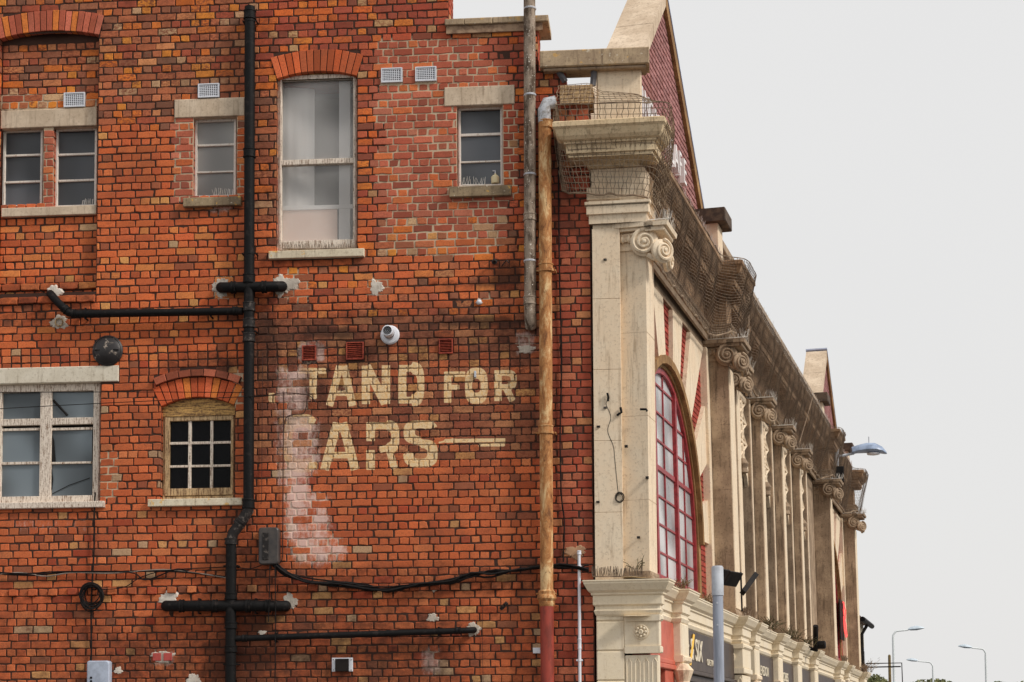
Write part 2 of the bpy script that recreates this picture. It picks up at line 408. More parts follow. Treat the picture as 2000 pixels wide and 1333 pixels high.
# ------------------------------------------------------------------ the building: brick side wall
bld = thing('corner_building', (0, 0, 0), 'old red brick corner building with weathered stone street front and faded painted sign', 'building')
def wr(px0, py0, px1, py1, y=0.0):            # photo rectangle -> world rectangle on the plane y
    cxm, cym = (px0+px1)/2, (py0+py1)/2
    return W(px0, cym, y)[0], W(px1, cym, y)[0], W(cxm, py1, y)[2], W(cxm, py0, y)[2]
REC = 0.085
XR = W(190, 300)[0]                           # right edge of the sunk panel
ZR0 = W(95, 572)[2]; ZR1 = W(95, 62)[2]
class Arch:                                   # segmental arch: springing half width, rise, ring thickness
    def __init__(self, xc, half, zs, rise, th): 
        self.xc, self.th = xc, th; self.R = (half*half+rise*rise)/(2*rise); self.zc = zs+rise-self.R
        self.a = math.asin(half/self.R); self.zs = zs; self.half = half
    def chord(self, z):
        R = self.R+self.th; dz = z-self.zc
        if dz >= R or dz < 0: return None
        w = math.sqrt(R*R-dz*dz); w2 = math.tan(self.a)*dz
        w = min(w, w2)
        if dz*dz+w*w < self.R**2: return None
        return self.xc-w, self.xc+w
def arch_px(pxc, pxh, pys, rise_px, th_px, y=0):
    a = W(pxc-pxh, pys, y); b = W(pxc+pxh, pys, y); sc = 174.0
    zs = W(pxc, pys, y)[2]
    return Arch((a[0]+b[0])/2, (b[0]-a[0])/2, zs, rise_px/sc, th_px/sc)
A_TOP = arch_px(97, 97, 73, 13, 44)
A_BIG = arch_px(619, 78, 152, 13, 47)
A_NINE = arch_px(386, 71, 793, 18, 42)
A_HOOD = Arch(A_NINE.xc, A_NINE.half+0.06, A_NINE.zs+0.245, 0.10, 0.088)

# holes through the wall (x0, x1, z0, z1)
H_P1 = wr(3, 250, 84, 405, REC); H_P2 = wr(105, 248, 189, 404, REC)
H_SM = wr(378, 229, 462, 385); H_BIG = wr(541, 139, 697, 489); H_R = wr(893, 206, 982, 365)
H_CAS = wr(-70, 748, 195, 985); H_NINE = wr(315, 776, 458, 975)
HOLES = [H_P1, H_P2, H_SM, H_BIG, H_R, H_CAS, H_NINE]
# stone pieces let into the wall
L_P = wr(1.5, 214, 189.5, 249, REC); L_SM = wr(341, 193, 478, 229); L_R = wr(868, 169, 1005, 206); L_CAS = wr(-70, 718, 232, 749)
SOLIDS = [L_P, L_SM, L_R, L_CAS]
VENTW = [(146, 196, 41, 28), (408, 178, 41, 27), (765.5, 148, 41, 28), (832, 145.5, 41, 28)]
VENTT = [(604, 690, 27, 29), (693.5, 686, 34, 34), (871, 677, 27, 29)]
EXC = HOLES+SOLIDS+[wr(x-w/2, y-h/2, x+w/2, y+h/2, REC if x < 190 else 0) for x, y, w, h in VENTW]+[wr(x-w/2, y-h/2, x+w/2, y+h/2) for x, y, w, h in VENTT]
ARCHES = [A_TOP, A_BIG, A_NINE, A_HOOD]

CH = 0.0882; BP = 0.2345                      # course height, stretcher pitch
XL = -11.5; XR0 = A_TOP.xc-A_TOP.half
def wall_right(z):
    if z > ZT0: return W(876, 20)[0]
    if z > ZT1: return W(1050, 90)[0]
    if z > ZT2: return W(1106, 165)[0]
    return 0.0
ZT0 = W(960, 50)[2]; ZT1 = W(1060, 138)[2]; ZT2 = W(1130, 200)[2]
ZTOP = 10.9

# ---- masks authored in survey pixels
def smooth(a, lo, hi):
    t = np.clip((a-lo)/(hi-lo), 0, 1); return t*t*(3-2*t)
def blob(x, y, cx, cy, rx, ry, k=1.0):
    d = np.sqrt(((x-cx)/rx)**2+((y-cy)/ry)**2); return k*(1-smooth(d, 0.5, 1.0))
def rectm(x, y, x0, y0, x1, y1, f=12):
    return smooth(x, x0-f, x0+f)*(1-smooth(x, x1-f, x1+f))*smooth(y, y0-f, y0+f)*(1-smooth(y, y1-f, y1+f))
def soot_px(x, y):
    s = 0.22*np.ones_like(x)
    s += 0.35*rectm(x, y, 500, 590, 1060, 700, 40)
    s += 0.22*rectm(x, y, 510, 690, 1060, 900, 60)
    s += 0.18*rectm(x, y, -200, -300, 480, 170, 60)
    s += 0.10*rectm(x, y, 480, -300, 1060, 60, 50)
    s += 0.24*rectm(x, y, 496, 60, 540, 760, 20)
    s += 0.45*rectm(x, y, 360, 398, 470, 420, 8)+0.4*rectm(x, y, 880, 380, 990, 404, 8)+0.3*rectm(x, y, 930, 480, 1020, 560, 20)+0.12*rectm(x, y, -50, 1100, 1060, 1400, 60)+0.14*rectm(x, y, -50, 1200, 1060, 1400, 60)+0.5*rectm(x, y, 540, 500, 705, 520, 9)
    s += 0.22*rectm(x, y, 210, 1240, 480, 1400, 30)+0.2*rectm(x, y, 480, 1180, 900, 1400, 40)
    s += 0.35*rectm(x, y, -50, 548, 190, 640, 12)
    s += 0.5*blob(x, y, 386, 712, 110, 40)+0.16*rectm(x, y, 440, 620, 530, 1340, 40)+0.12*rectm(x, y, 400, 1000, 520, 1400, 40)
    s += 0.22*rectm(x, y, 990, 120, 1120, 480, 40)+0.16*rectm(x, y, 1040, 300, 1110, 1400, 20)
    s += 0.5*blob(x, y, 640, 648, 70, 12)+0.45*blob(x, y, 950, 632, 110, 12)+0.4*blob(x, y, 900, 552, 110, 10)
    s += 0.35*blob(x, y, 990, 540, 40, 40)+0.3*rectm(x, y, 590, 718, 645, 800, 10)
    s += 0.25*rectm(x, y, 520, 1090, 1060, 1160, 20)
    s -= 0.22*rectm(x, y, 190, 400, 480, 700, 60)+0.25*rectm(x, y, 640, 930, 1050, 1090, 40)+0.2*rectm(x, y, 190, 640, 300, 1180, 30)
    s -= 0.25*rectm(x, y, 735, 70, 1000, 500, 20)+0.1*rectm(x, y, -50, 400, 190, 540, 20)
    return s
def eff_px(x, y):
    e = 1.0*rectm(x, y, 556, 715, 604, 1075, 26)
    e = np.maximum(e, 0.95*rectm(x, y, 556, 815, 622, 925, 22))
    e = np.maximum(e, 0.85*rectm(x, y, 566, 960, 646, 1105, 22))
    e = np.maximum(e, 0.75*rectm(x, y, 570, 1040, 680, 1100, 16))
    e = np.maximum(e, 0.8*rectm(x, y, 538, 715, 572, 790, 12))
    e = np.maximum(e, 0.95*rectm(x, y, 582, 668, 634, 706, 7))
    e = np.maximum(e, 0.55*rectm(x, y, 535, 790, 566, 960, 14))
    e = np.maximum(e, 0.8*rectm(x, y, 1006, 648, 1046, 692, 7))
    e = np.maximum(e, 0.75*rectm(x, y, 822, 1262, 862, 1320, 12))
    e = np.maximum(e, 0.95*rectm(x, y, 292, 1272, 340, 1298, 4))
    e = np.maximum(e, 0.35*rectm(x, y, 0, 1005, 190, 1045, 20))
    e = np.maximum(e, 0.6*blob(x, y, 430, 412, 40, 12))
    return e
def pale_px(x, y):
    p = rectm(x, y, 735, 75, 945, 130, 8)
    for a in ((755, 120, 990, 480), (728, 200, 800, 240), (740, 130, 770, 210), (735, 290, 780, 360), (740, 440, 960, 500), (342, 225, 384, 395), (0, 185, 190, 216), (462, 225, 480, 390),
              (83, 245, 106, 405), (985, 205, 1012, 390), (555, 525, 605, 590), (715, 540, 762, 580), (420, 540, 450, 585), (195, 880, 232, 975), (940, 570, 960, 600), (455, 720, 480, 800)):
        p = np.maximum(p, rectm(x, y, *a, 6))
    p = np.maximum(p, 0.9*rectm(x, y, 292, 1268, 340, 1300, 5))
    p = np.maximum(p, eff_px(x, y)*0.9)
    return p

# ---- the painted sign: signed distance (photo pixels) to the lettering
def seg_sd(x, y, x0, y0, x1, y1, w):          # bar with square ends
    dx, dy = x1-x0, y1-y0; L = math.hypot(dx, dy); ux, uy = dx/L, dy/L
    a = (x-x0)*ux+(y-y0)*uy-L/2; b = -(x-x0)*uy+(y-y0)*ux
    qx = np.abs(a)-L/2; qy = np.abs(b)-w/2
    return -(np.minimum(np.maximum(qx, qy), 0)+np.hypot(np.maximum(qx, 0), np.maximum(qy, 0)))
def ring_sd(x, y, cx, cy, rx, ry, w, a0=0, a1=360):   # rounded-box ring sector (superellipse)
    u, v = (x-cx)/rx, (y-cy)/ry; r = (np.abs(u)**3+np.abs(v)**3)**(1/3.0)
    d = w/2-np.abs(r-1)*min(rx, ry)
    if a1-a0 < 360:
        an = np.degrees(np.arctan2(-v, u)) % 360
        ins = ((an-a0) % 360) <= (a1-a0)
        d = np.where(ins, d, -5)
    return d
def sx(X): return 480+X/2.962
def sy(Y): return 680+Y/2.962
def sign_sd(x, y):
    B = lambda X0, Y0, X1, Y1, w: seg_sd(x, y, sx(X0), sy(Y0), sx(X1), sy(Y1), w*0.95/2.962)
    Rg = lambda cx, cy, rx, ry, w, a0=0, a1=360: ring_sd(x, y, sx(cx), sy(cy), rx/2.962, ry/2.962, w*0.90/2.962, a0, a1)
    D = [B(300, 133, 465, 133, 36), B(390, 115, 390, 297, 46),                                   # T
         B(545, 103, 484, 336, 46), B(568, 103, 618, 336, 46), B(500, 262, 612, 262, 34), B(533, 118, 582, 118, 32),   # A
         B(695, 102, 695, 326, 52), B(811, 100, 811, 326, 52), B(697, 104, 808, 322, 56),        # N
         B(906, 98, 906, 322, 50), B(885, 118, 975, 118, 42), B(885, 302, 975, 302, 42), Rg(960, 210, 53, 93, 46, 270, 450),       # D
         B(1168, 136, 1168, 318, 46), B(1150, 152, 1270, 152, 34), B(1150, 228, 1236, 228, 32),  # F
         Rg(1334, 219, 45, 72, 46),                                                              # O
         B(1459, 128, 1459, 308, 46), B(1440, 145, 1520, 145, 36), B(1440, 225, 1520, 225, 34), Rg(1510, 185, 40, 40, 40, 270, 450), B(1505, 230, 1545, 308, 42),   # R
         Rg(325, 552, 82, 130, 56, 45, 315),                                                     # C
         B(530, 432, 455, 706, 56), B(560, 432, 634, 706, 56), B(480, 620, 615, 620, 40), B(515, 450, 575, 450, 36),     # A
         B(722, 428, 722, 540, 54), B(722, 590, 722, 706, 54), B(700, 450, 820, 450, 42), B(775, 590, 830, 575, 40), Rg(815, 515, 50, 65, 54, 270, 450), B(830, 590, 862, 700, 44),   # R
         Rg(1012, 488, 66, 46, 52, 25, 270), Rg(1012, 610, 68, 56, 56, -90, 90), Rg(1012, 605, 72, 62, 56, 185, 290), B(985, 535, 1050, 565, 46),   # S
         B(1150, 538, 1502, 533, 24), B(1345, 562, 1500, 562, 18), B(1115, 549, 1210, 525, 12),  # dash
         B(150, 260, 150, 320, 40)]
    return np.max(np.array(D), axis=0)/174.0
SIGN_BOX = (515, 700, 1030, 935)

# ---- brick colours
def col(*rgb): return alb(*rgb)
PAL = {
 'low': [((178, 86, 50), 56), ((168, 78, 46), 28), ((182, 96, 58), 8), ((182, 124, 78), 3), ((164, 126, 98), 2), ((128, 68, 48), 5), ((150, 62, 40), 4)],
 'mid': [((188, 90, 50), 56), ((178, 82, 48), 28), ((194, 108, 58), 8), ((192, 128, 74), 2), ((158, 122, 92), 1), ((144, 76, 52), 6)],
 'top': [((168, 90, 60), 34), ((200, 100, 42), 14), ((208, 120, 46), 7), ((142, 82, 60), 18), ((174, 130, 98), 5), ((116, 74, 58), 7), ((152, 70, 50), 10), ((180, 108, 70), 8)],
 'topr': [((166, 72, 48), 34), ((194, 90, 42), 22), ((204, 110, 46), 7), ((152, 66, 50), 22), ((172, 126, 88), 4), ((120, 62, 48), 6)],
 'new': [((166, 82, 62), 46), ((154, 74, 56), 28), ((188, 94, 54), 12), ((168, 90, 70), 8), ((132, 66, 52), 6)],
 'red': [((150, 68, 48), 44), ((136, 58, 42), 28), ((162, 84, 60), 14), ((168, 104, 68), 5), ((112, 52, 40), 7)],
 'band': [((152, 86, 60), 32), ((170, 106, 72), 16), ((134, 72, 52), 20), ((180, 120, 72), 7), ((174, 86, 52), 18), ((108, 64, 48), 7)],
}
for k in PAL:
    tot = sum(w for _, w in PAL[k]); acc = 0; L = []
    for c, w in PAL[k]: acc += w/tot; L.append((acc, c))
    PAL[k] = L
def brick_col(px, py):
    if px > 1078: z = 'red'
    elif 728 < px < 985 and 75 < py < 490 and not (py > 420 and rnd.random() < 0.5): z = 'new'
    elif (340 < px < 385 and 225 < py < 400) or (83 < px < 106 and 245 < py < 405): z = 'new'
    elif py < 420 and px > 500: z = 'topr' if py < 150 or px > 690 else 'top'
    elif py < 250: z = 'top'
    elif py < 700 and px < 490: z = 'mid'
    elif py < 620: z = 'mid' if rnd.random() < 0.65 else 'top'
    elif py < 900 and px > 490: z = 'band'
    else: z = 'low'
    u = rnd.random()
    for acc, c in PAL[z]:
        if u <= acc: break
    j = rnd.gauss(1, 0.05); w = rnd.gauss(0, 3)
    a = np.array(c, float)*j+np.array((w*0.4, w, w*0.8))
    mt = {'top': 0.85, 'topr': 0.7, 'band': 0.8}.get(z, 0.35)
    mt = mt*rnd.random() if rnd.random() < (0.75 if z in ('top', 'topr', 'band') else 0.35) else 0.0
    lum = a.mean(); a = a*np.array((0.965, 1.02, 1.0)); a = a*0.95+lum*0.05
    return (*alb(*np.clip(a, 15, 250)), mt)

def brick_geo(x0, x1, z0, z1, yf, depth, nx, nz, fm=None, ch=0.006):
    c = ch; j = lambda: rnd.gauss(0, 0.0016)
    t1, t2 = rnd.gauss(0, 0.0016), rnd.gauss(0, 0.0012)
    V = []; 
    xs = [x0+c+(x1-x0-2*c)*i/nx for i in range(nx+1)]; zs = [z0+c+(z1-z0-2*c)*k/nz for k in range(nz+1)]
    xm = (x0+x1)/2; cs = {}
    for ci, ck, sx_, sz_ in ((0, 0, 1, 1), (nx, 0, -1, 1), (nx, nz, -1, -1), (0, nz, 1, -1)):
        if rnd.random() < 0.10: q = rnd.random(); cs[(ci, ck)] = (sx_*0.010*q, sz_*0.009*q)
        elif rnd.random() < 0.5: cs[(ci, ck)] = (sx_*0.003, sz_*0.003)
    for k, z in enumerate(zs):
        for i, x in enumerate(xs):
            V.append((x+j()*1.4+cs.get((i, k), (0, 0))[0], yf+t1*(x-xm)/0.1+abs(j())*0.6, z+(j()*1.3 if k in (0, nz) else 0)+cs.get((i, k), (0, 0))[1]))
    def I(i, k): return k*(nx+1)+i
    Fq = [(I(i, k), I(i+1, k), I(i+1, k+1), I(i, k+1)) for k in range(nz) for i in range(nx)]
    loop = [(i, 0) for i in range(nx)]+[(nx, k) for k in range(nz)]+[(i, nz) for i in range(nx, 0, -1)]+[(0, k) for k in range(nz, 0, -1)]
    o = len(V); m = len(loop)
    for i, k in loop:
        x, y, z = V[I(i, k)]
        V.append((x+(-c if i == 0 else c if i == nx else 0), yf+c*1.2, z+(-c if k == 0 else c if k == nz else 0)))
    for i, k in loop:
        x, y, z = V[I(i, k)]
        V.append((x+(-c if i == 0 else c if i == nx else 0), yf+depth, z+(-c if k == 0 else c if k == nz else 0)))
    for a in range(m):
        b = (a+1) % m; ia, ib = I(*loop[a]), I(*loop[b])
        Fq.append((ia, o+a, o+b, ib)); Fq.append((o+a, o+m+a, o+m+b, o+b))
    if fm: V = [fm(*p) for p in V]
    return V, Fq
def minus(ivs, a, b):
    r = []
    for p, q in ivs:
        if b <= p or a >= q: r.append((p, q)); continue
        if a > p: r.append((p, a))
        if b < q: r.append((b, q))
    return r
BR = []                                        # (verts, faces, colour, stretcher?, px area)
DENT_Z = W(240, 1160)[2]; CORB = [W(95, 562)[2], W(95, 584)[2]]
zc0 = 0.12
nc = int((ZTOP-zc0)/CH)
for ic in range(nc):
    z0 = zc0+ic*CH; zm = z0+CH/2; xr = wall_right(zm)
    ivs = [(XL, xr)]
    for (a, b, c, d) in EXC:
        if c < zm < d: ivs = minus(ivs, a, b)
    for A in ARCHES:
        ch = A.chord(zm)
        if ch: ivs = minus(ivs, *ch)
    corb = min(abs(zm-z) for z in CORB) < CH*0.52
    rec_here = ZR0 < zm < ZR1
    cuts = [XR0, XR] if (rec_here or corb) else []
    bounds = []
    for a, b in ivs:
        cc = [a]+[x for x in cuts if a < x < b]+[b]; bounds += list(zip(cc[:-1], cc[1:]))
    stretch = ic % 2 == 0
    if 5.75 < zm < 6.2 and rnd.random() < 0.35: stretch = not stretch
    pitch = BP if stretch else BP/2
    off = (BP/4 if stretch else 0.0)+rnd.gauss(0, 0.008)
    if corb: stretch = False
    for a, b in bounds:
        inrec = b <= XR+1e-6 and a >= XR0-1e-6; rec = REC if (rec_here and inrec) else 0.0
        yo = -0.03 if (corb and inrec) else 0.0
        k0 = math.floor((a-off)/pitch)
        xs = [a]
        k = k0+1
        while off+k*pitch < b:
            x = off+k*pitch
            if x-xs[-1] > 0.035: xs.append(x)
            k += 1
        if b-xs[-1] < 0.035 and len(xs) > 1: xs.pop()
        xs.append(b)
        for i in range(len(xs)-1):
            q0, q1 = xs[i], xs[i+1]
            if stretch and q1-q0 > 0.2 and rnd.random() < 0.05:
                parts = [(q0, (q0+q1)/2), ((q0+q1)/2, q1)]
            elif (not stretch) and q1-q0 < 0.13 and rnd.random() < 0.0: parts = [(q0, q1)]
            else: parts = [(q0, q1)]
            for p0, p1 in parts:
                if p1-p0 < 0.03: continue
                g0 = 0.0052+abs(rnd.gauss(0, 0.0018))-0.0006
                cxp, cyp = proj(((p0+p1)/2, rec, zm))
                yf = rec+yo+rnd.gauss(0, 0.0022)
                if abs(zm-DENT_Z) < CH*0.5 and i % 2 == 0 and cxp < 1050: yf -= 0.03
                sign = SIGN_BOX[0] < cxp < SIGN_BOX[2] and SIGN_BOX[1] < cyp < SIGN_BOX[3]
                nx, nz = (max(4, int((p1-p0)/0.014)), 4) if sign else (2 if p1-p0 < 0.15 else 4, 1)
                jz = rnd.gauss(0, 0.0015)+0.004*math.sin((p0+p1)*0.65+ic*0.35)+0.0025*math.sin((p0+p1)*1.9+ic)
                V, Fq = brick_geo(p0+g0, p1-g0, z0+0.0052+jz, z0+CH-0.0052+jz, yf, 0.11, nx, nz)
                BR.append((V, Fq, brick_col(cxp, cyp), stretch and p1-p0 > 0.2, (-50 < cxp < 1165 and 0 < cyp < 1333), (p1-p0)*(1 if cyp > 0 else 0)))
def brick_attrs(V, c):
    V = np.array(V, float); px, py = proj(V)
    n = len(V); a = {'col': np.tile(np.array((*c, 0.0) if len(c) == 3 else c), (n, 1)) if np.ndim(c) == 1 else c}
    a['soot'] = soot_px(px, py); a['eff'] = eff_px(px, py)
    m = (px > SIGN_BOX[0]-30) & (px < SIGN_BOX[2]+30) & (py > SIGN_BOX[1]-30) & (py < SIGN_BOX[3]+30)
    ps = np.full(n, -1.0)
    if m.any(): ps[m] = sign_sd(px[m], py[m])
    a['psd'] = ps
    return a
def emit_bricks(name, L, parent, kind=None, mat=None):
    V, Fq, C, EF = [], [], [], []
    for b in L:
        o = len(V); V += b[0]; EF += [rnd.choice((0.45, 0.8, 1.0, 1.15, 1.3))]*len(b[0]); Fq += [tuple(i+o for i in q) for q in b[1]]; C += [(*b[2], 0.0) if len(b[2]) == 3 else b[2]]*len(b[0])
    at = brick_attrs(V, np.array(C)); at['eff'] = at['eff']*np.array(EF)
    mb = MB(); mb.v = V; mb.f = Fq
    return obj(name, mb, mat or M_BRICK, parent, kind=kind, attrs=at)
cand = [i for i, b in enumerate(BR) if b[3] and b[4]]
cand.sort(key=lambda i: -b_area(i)) if False else cand.sort(key=lambda i: -BR[i][5])
single = set(cand[:300])
for i in sorted(single): emit_bricks('brick', [BR[i]], bld)
emit_bricks('brickwork', [b for i, b in enumerate(BR) if i not in single], bld, 'stuff')

# ---- mortar behind the bricks, with the openings left free
def mortar_sheet(name, x0, x1, z0, z1, y, holes, step=0.07):
    xs = sorted(set([x0, x1]+[v for h in holes for v in h[:2] if x0 < v < x1]+list(np.arange(x0, x1, step))))
    zs = sorted(set([z0, z1]+[v for h in holes for v in h[2:] if z0 < v < z1]+list(np.arange(z0, z1, step))))
    xs = [x for i, x in enumerate(xs) if i == 0 or x-xs[i-1] > 1e-4]; zs = [z for i, z in enumerate(zs) if i == 0 or z-zs[i-1] > 1e-4]
    V = [(x, y, z) for z in zs for x in xs]; n = len(xs); Fq = []
    for k in range(len(zs)-1):
        for i in range(n-1):
            mx, mz = (xs[i]+xs[i+1])/2, (zs[k]+zs[k+1])/2
            if any(a < mx < b and c < mz < d for a, b, c, d in holes): continue
            Fq.append((k*n+i, k*n+i+1, (k+1)*n+i+1, (k+1)*n+i))
    mb = MB(); mb.v = V; mb.f = Fq
    px, py = proj(np.array(V)); at = brick_attrs(V, np.array((0.1, 0.1, 0.1))); at['pale'] = pale_px(px, py)
    return obj(name, mb, M_MORTAR, bld, attrs=at)
VHOLES = EXC[len(HOLES)+len(SOLIDS):]
zone = HOLES+[(XR0, XR, ZR0, ZR1-0.02), (W(1106, 165)[0], 9, ZT2, 99), (W(1050, 90)[0], 9, ZT1, 99), (W(876, 20)[0], 9, ZT0, 99)]
mortar_sheet('mortar', XL, 0.0, 0.05, ZTOP-0.1, 0.008, zone+VHOLES)
mortar_sheet('mortar', XR0-0.03, XR+0.03, ZR0-0.1, ZR1+0.3, REC+0.008, HOLES+VHOLES[:1])
# backing of the wall: solid core behind the mortar, with deep openings
def core(x0, x1, z0, z1, holes, y0, y1, name='wall_core'):
    xs = sorted(set([x0, x1]+[min(max(v, x0), x1) for h in holes for v in h[:2]])); zs = sorted(set([z0, z1]+[min(max(v, z0), z1) for h in holes for v in h[2:]]))
    mb = MB()
    for k in range(len(zs)-1):
        run = None
        for i in range(len(xs)):
            solid = i < len(xs)-1 and not any(a < (xs[i]+xs[i+1])/2 < b and c < (zs[k]+zs[k+1])/2 < d for a, b, c, d in holes)
            if solid and run is None: run = xs[i]
            if not solid and run is not None:
                mb.box(run, xs[i], y0, y1, zs[k], zs[k+1]); run = None
    o = obj(name, mb, M_COREB, bld); return o
M_COREB = simple('common_brick_core', alb(120, 62, 44), alb(74, 46, 38), 0.9, 20, stretch=(1, 1, 4))
core(XL, 0.0, 0.05, ZT2-0.01, HOLES, 0.115+REC, 0.46)
core(XL, W(1106, 165)[0]-0.01, ZT2-0.01, ZT1-0.01, HOLES, 0.115+REC, 0.46)
core(XL, W(1050, 90)[0]-0.01, ZT1-0.01, ZT0-0.01, [], 0.115+REC, 0.46)
core(XL, W(876, 20)[0]-0.01, ZT0-0.01, ZTOP-0.1, [], 0.115+REC, 0.46)
# brick returns on the stepped parapet ends
def return_bricks(xe, z0, z1, y1):
    L = []; z = zc0+CH*math.ceil((z0-zc0)/CH); k = 0
    while z < z1:
        ys = [0.0, 0.115, 0.23, 0.345] if k % 2 else [0.0, 0.23]
        for i, y in enumerate(ys):
            ye = ys[i+1] if i+1 < len(ys) else y1
            fm = lambda a, b, c: (xe-b, a, c)
            V, Fq = brick_geo(max(y, 0.112)+0.004, ye-0.004, z+0.005, z+CH-0.005, -0.002, 0.06, 2, 1, fm)
            if ye > 0.13: L.append((V, Fq, brick_col(1000, 60)))
        z += CH; k += 1
    return L
emit_bricks('return_brickwork', return_bricks(W(876, 20)[0], ZT0, ZTOP-0.2, 0.46)+return_bricks(W(1050, 90)[0], ZT1-0.02, ZT0-0.03, 0.46), bld, 'stuff')

# ---- arches of rubbed brick
def build_arch(A, n, y0, y1, name='brick_arch', proud=0.0, pal=(170, 84, 58), th=None, par=None):
    mb0 = None; arch = None; th = th or A.th
    for k in range(n):
        a0 = -A.a+2*A.a*k/n; a1 = -A.a+2*A.a*(k+1)/n; g_ = 0.0045/A.R
        a0 += g_; a1 -= g_
        r0, r1 = A.R+0.002, A.R+th-rnd.random()*0.012
        poly = [(A.xc+r*math.sin(a), A.zc+r*math.cos(a)) for a, r in ((a0, r0), (a1, r0), (a1, r1), (a0, r1))]
        mb = MB(); c = 0.005
        cx_ = sum(p[0] for p in poly)/4; cz_ = sum(p[1] for p in poly)/4
        inn = [(cx_+(p[0]-cx_)*0.90, cz_+(p[1]-cz_)*0.97) for p in poly]
        yy = y0-proud+rnd.gauss(0, 0.003)
        V = [(p[0], yy, p[1]) for p in inn]+[(p[0], yy+c, p[1]) for p in poly]+[(p[0], y1, p[1]) for p in poly]
        mb.add(V, [(0, 1, 2, 3)]+[(i, i+4, (i+1) % 4+4, (i+1) % 4) for i in range(4)]+[(i+4, i+8, (i+1) % 4+8, (i+1) % 4+4) for i in range(4)])
        cc = alb(*np.clip(np.array(pal)*rnd.gauss(1, 0.08)+rnd.gauss(0, 5), 20, 240)) if rnd.random() > 0.12 else alb(206, 118, 56)
        at = brick_attrs(mb.v, np.array(cc)); at['soot'] = at['soot']*0.6
        if arch is None:
            bed = MB(); P = []
            for i in range(13):
                a = -A.a+2*A.a*i/12; P.append((A.xc+(A.R+0.004)*math.sin(a), A.zc+(A.R+0.004)*math.cos(a)))
            for i in range(12, -1, -1):
                a = -A.a+2*A.a*i/12; P.append((A.xc+(A.R+th-0.012)*math.sin(a), A.zc+(A.R+th-0.012)*math.cos(a)))
            bed.v = [(p[0], y0-proud+0.012, p[1]) for p in P]+[(p[0], y1, p[1]) for p in P]
            m = len(P); bed.f = [(i, i+1, m-2-i, m-1-i) for i in range(12)]+[(i, i+m, i+1+m, i+1) for i in range(m-1)]
            arch = obj(name, bed, M_MORTAR, bld, attrs={**brick_attrs(bed.v, np.array((0.1, 0.1, 0.1))), 'pale': np.zeros(len(bed.v))})
        obj('voussoir', mb, M_BRICK, arch, attrs=at)
    return arch
build_arch(A_TOP, 17, 0.0, 0.3, proud=0.012, pal=(158, 82, 62))
build_arch(A_BIG, 13, 0.0, 0.2, proud=0.006, pal=(168, 82, 48))
build_arch(A_NINE, 12, 0.0, 0.2, proud=0.004, pal=(172, 80, 48))
build_arch(A_HOOD, 7, 0.0, 0.1, proud=0.045, pal=(140, 76, 56))

# ---- lintels, sills
def wbox(name, R, y0, y1, mat, parent=bld, c=0.008, smooth=False):
    mb = MB(); mb.cbox(R[0], R[1], y0, y1, R[2], R[3], c); return obj(name, mb, mat, parent)
wbox('lintel', L_P, REC-0.012, REC+0.2, M_CAST); wbox('lintel', L_SM, -0.012, 0.2, M_CAST)
wbox('lintel', L_R, -0.012, 0.2, M_CAST); wbox('lintel', L_CAS, -0.014, 0.2, M_WLINTEL)
def sill(px0, py0, px1, py1, y0=-0.06, y1=0.14, mat=M_SILL, n=1):
    R = wr(px0, py0, px1, py1, y0)
    mb = MB()
    for k in range(n):
        a = R[0]+(R[1]-R[0])*k/n+0.002; b = R[0]+(R[1]-R[0])*(k+1)/n-0.002
        h = R[3]-R[2]; fm = lambda x, y, z: (x, y, z+(0.02*(y-y0)/(y1-y0) if z > R[2]+h*0.5 else 0))
        mb.cbox(a, b, y0, y1, R[2], R[3], 0.006, fm)
    return obj('window_sill', mb, mat, bld)
sill(2, 404, 188, 421, REC-0.05, REC+0.12, M_CAST); sill(357, 385, 471, 402); sill(524, 488, 711, 503, -0.06, 0.14, M_SILLW)
sill(877, 363, 999, 383); sill(-60, 981, 203, 993, -0.05, 0.14, M_WOOD); sill(288, 974, 473, 988, -0.055, 0.14, M_SILLW, 2)

# ---- parapet coping
R = wr(868, 33, 1071, 51, -0.06)
mb = MB()
for a, b in ((0, 0.19), (0.19, 0.46), (0.46, 0.8), (0.8, 1)):
    mb.cbox(R[0]+(R[1]-R[0])*a+0.002, R[0]+(R[1]-R[0])*b-0.002, -0.06, 0.52, ZT0+0.002, R[3], 0.008)
obj('parapet_coping', mb, M_COPING, bld)
R = wr(872, 50.5, 1060, 66); mb = MB(); mb.box(R[0], R[1], -0.03, -0.002, R[2]+0.01, ZT0); 
obj('coping_bed', mb, M_RAW, bld)

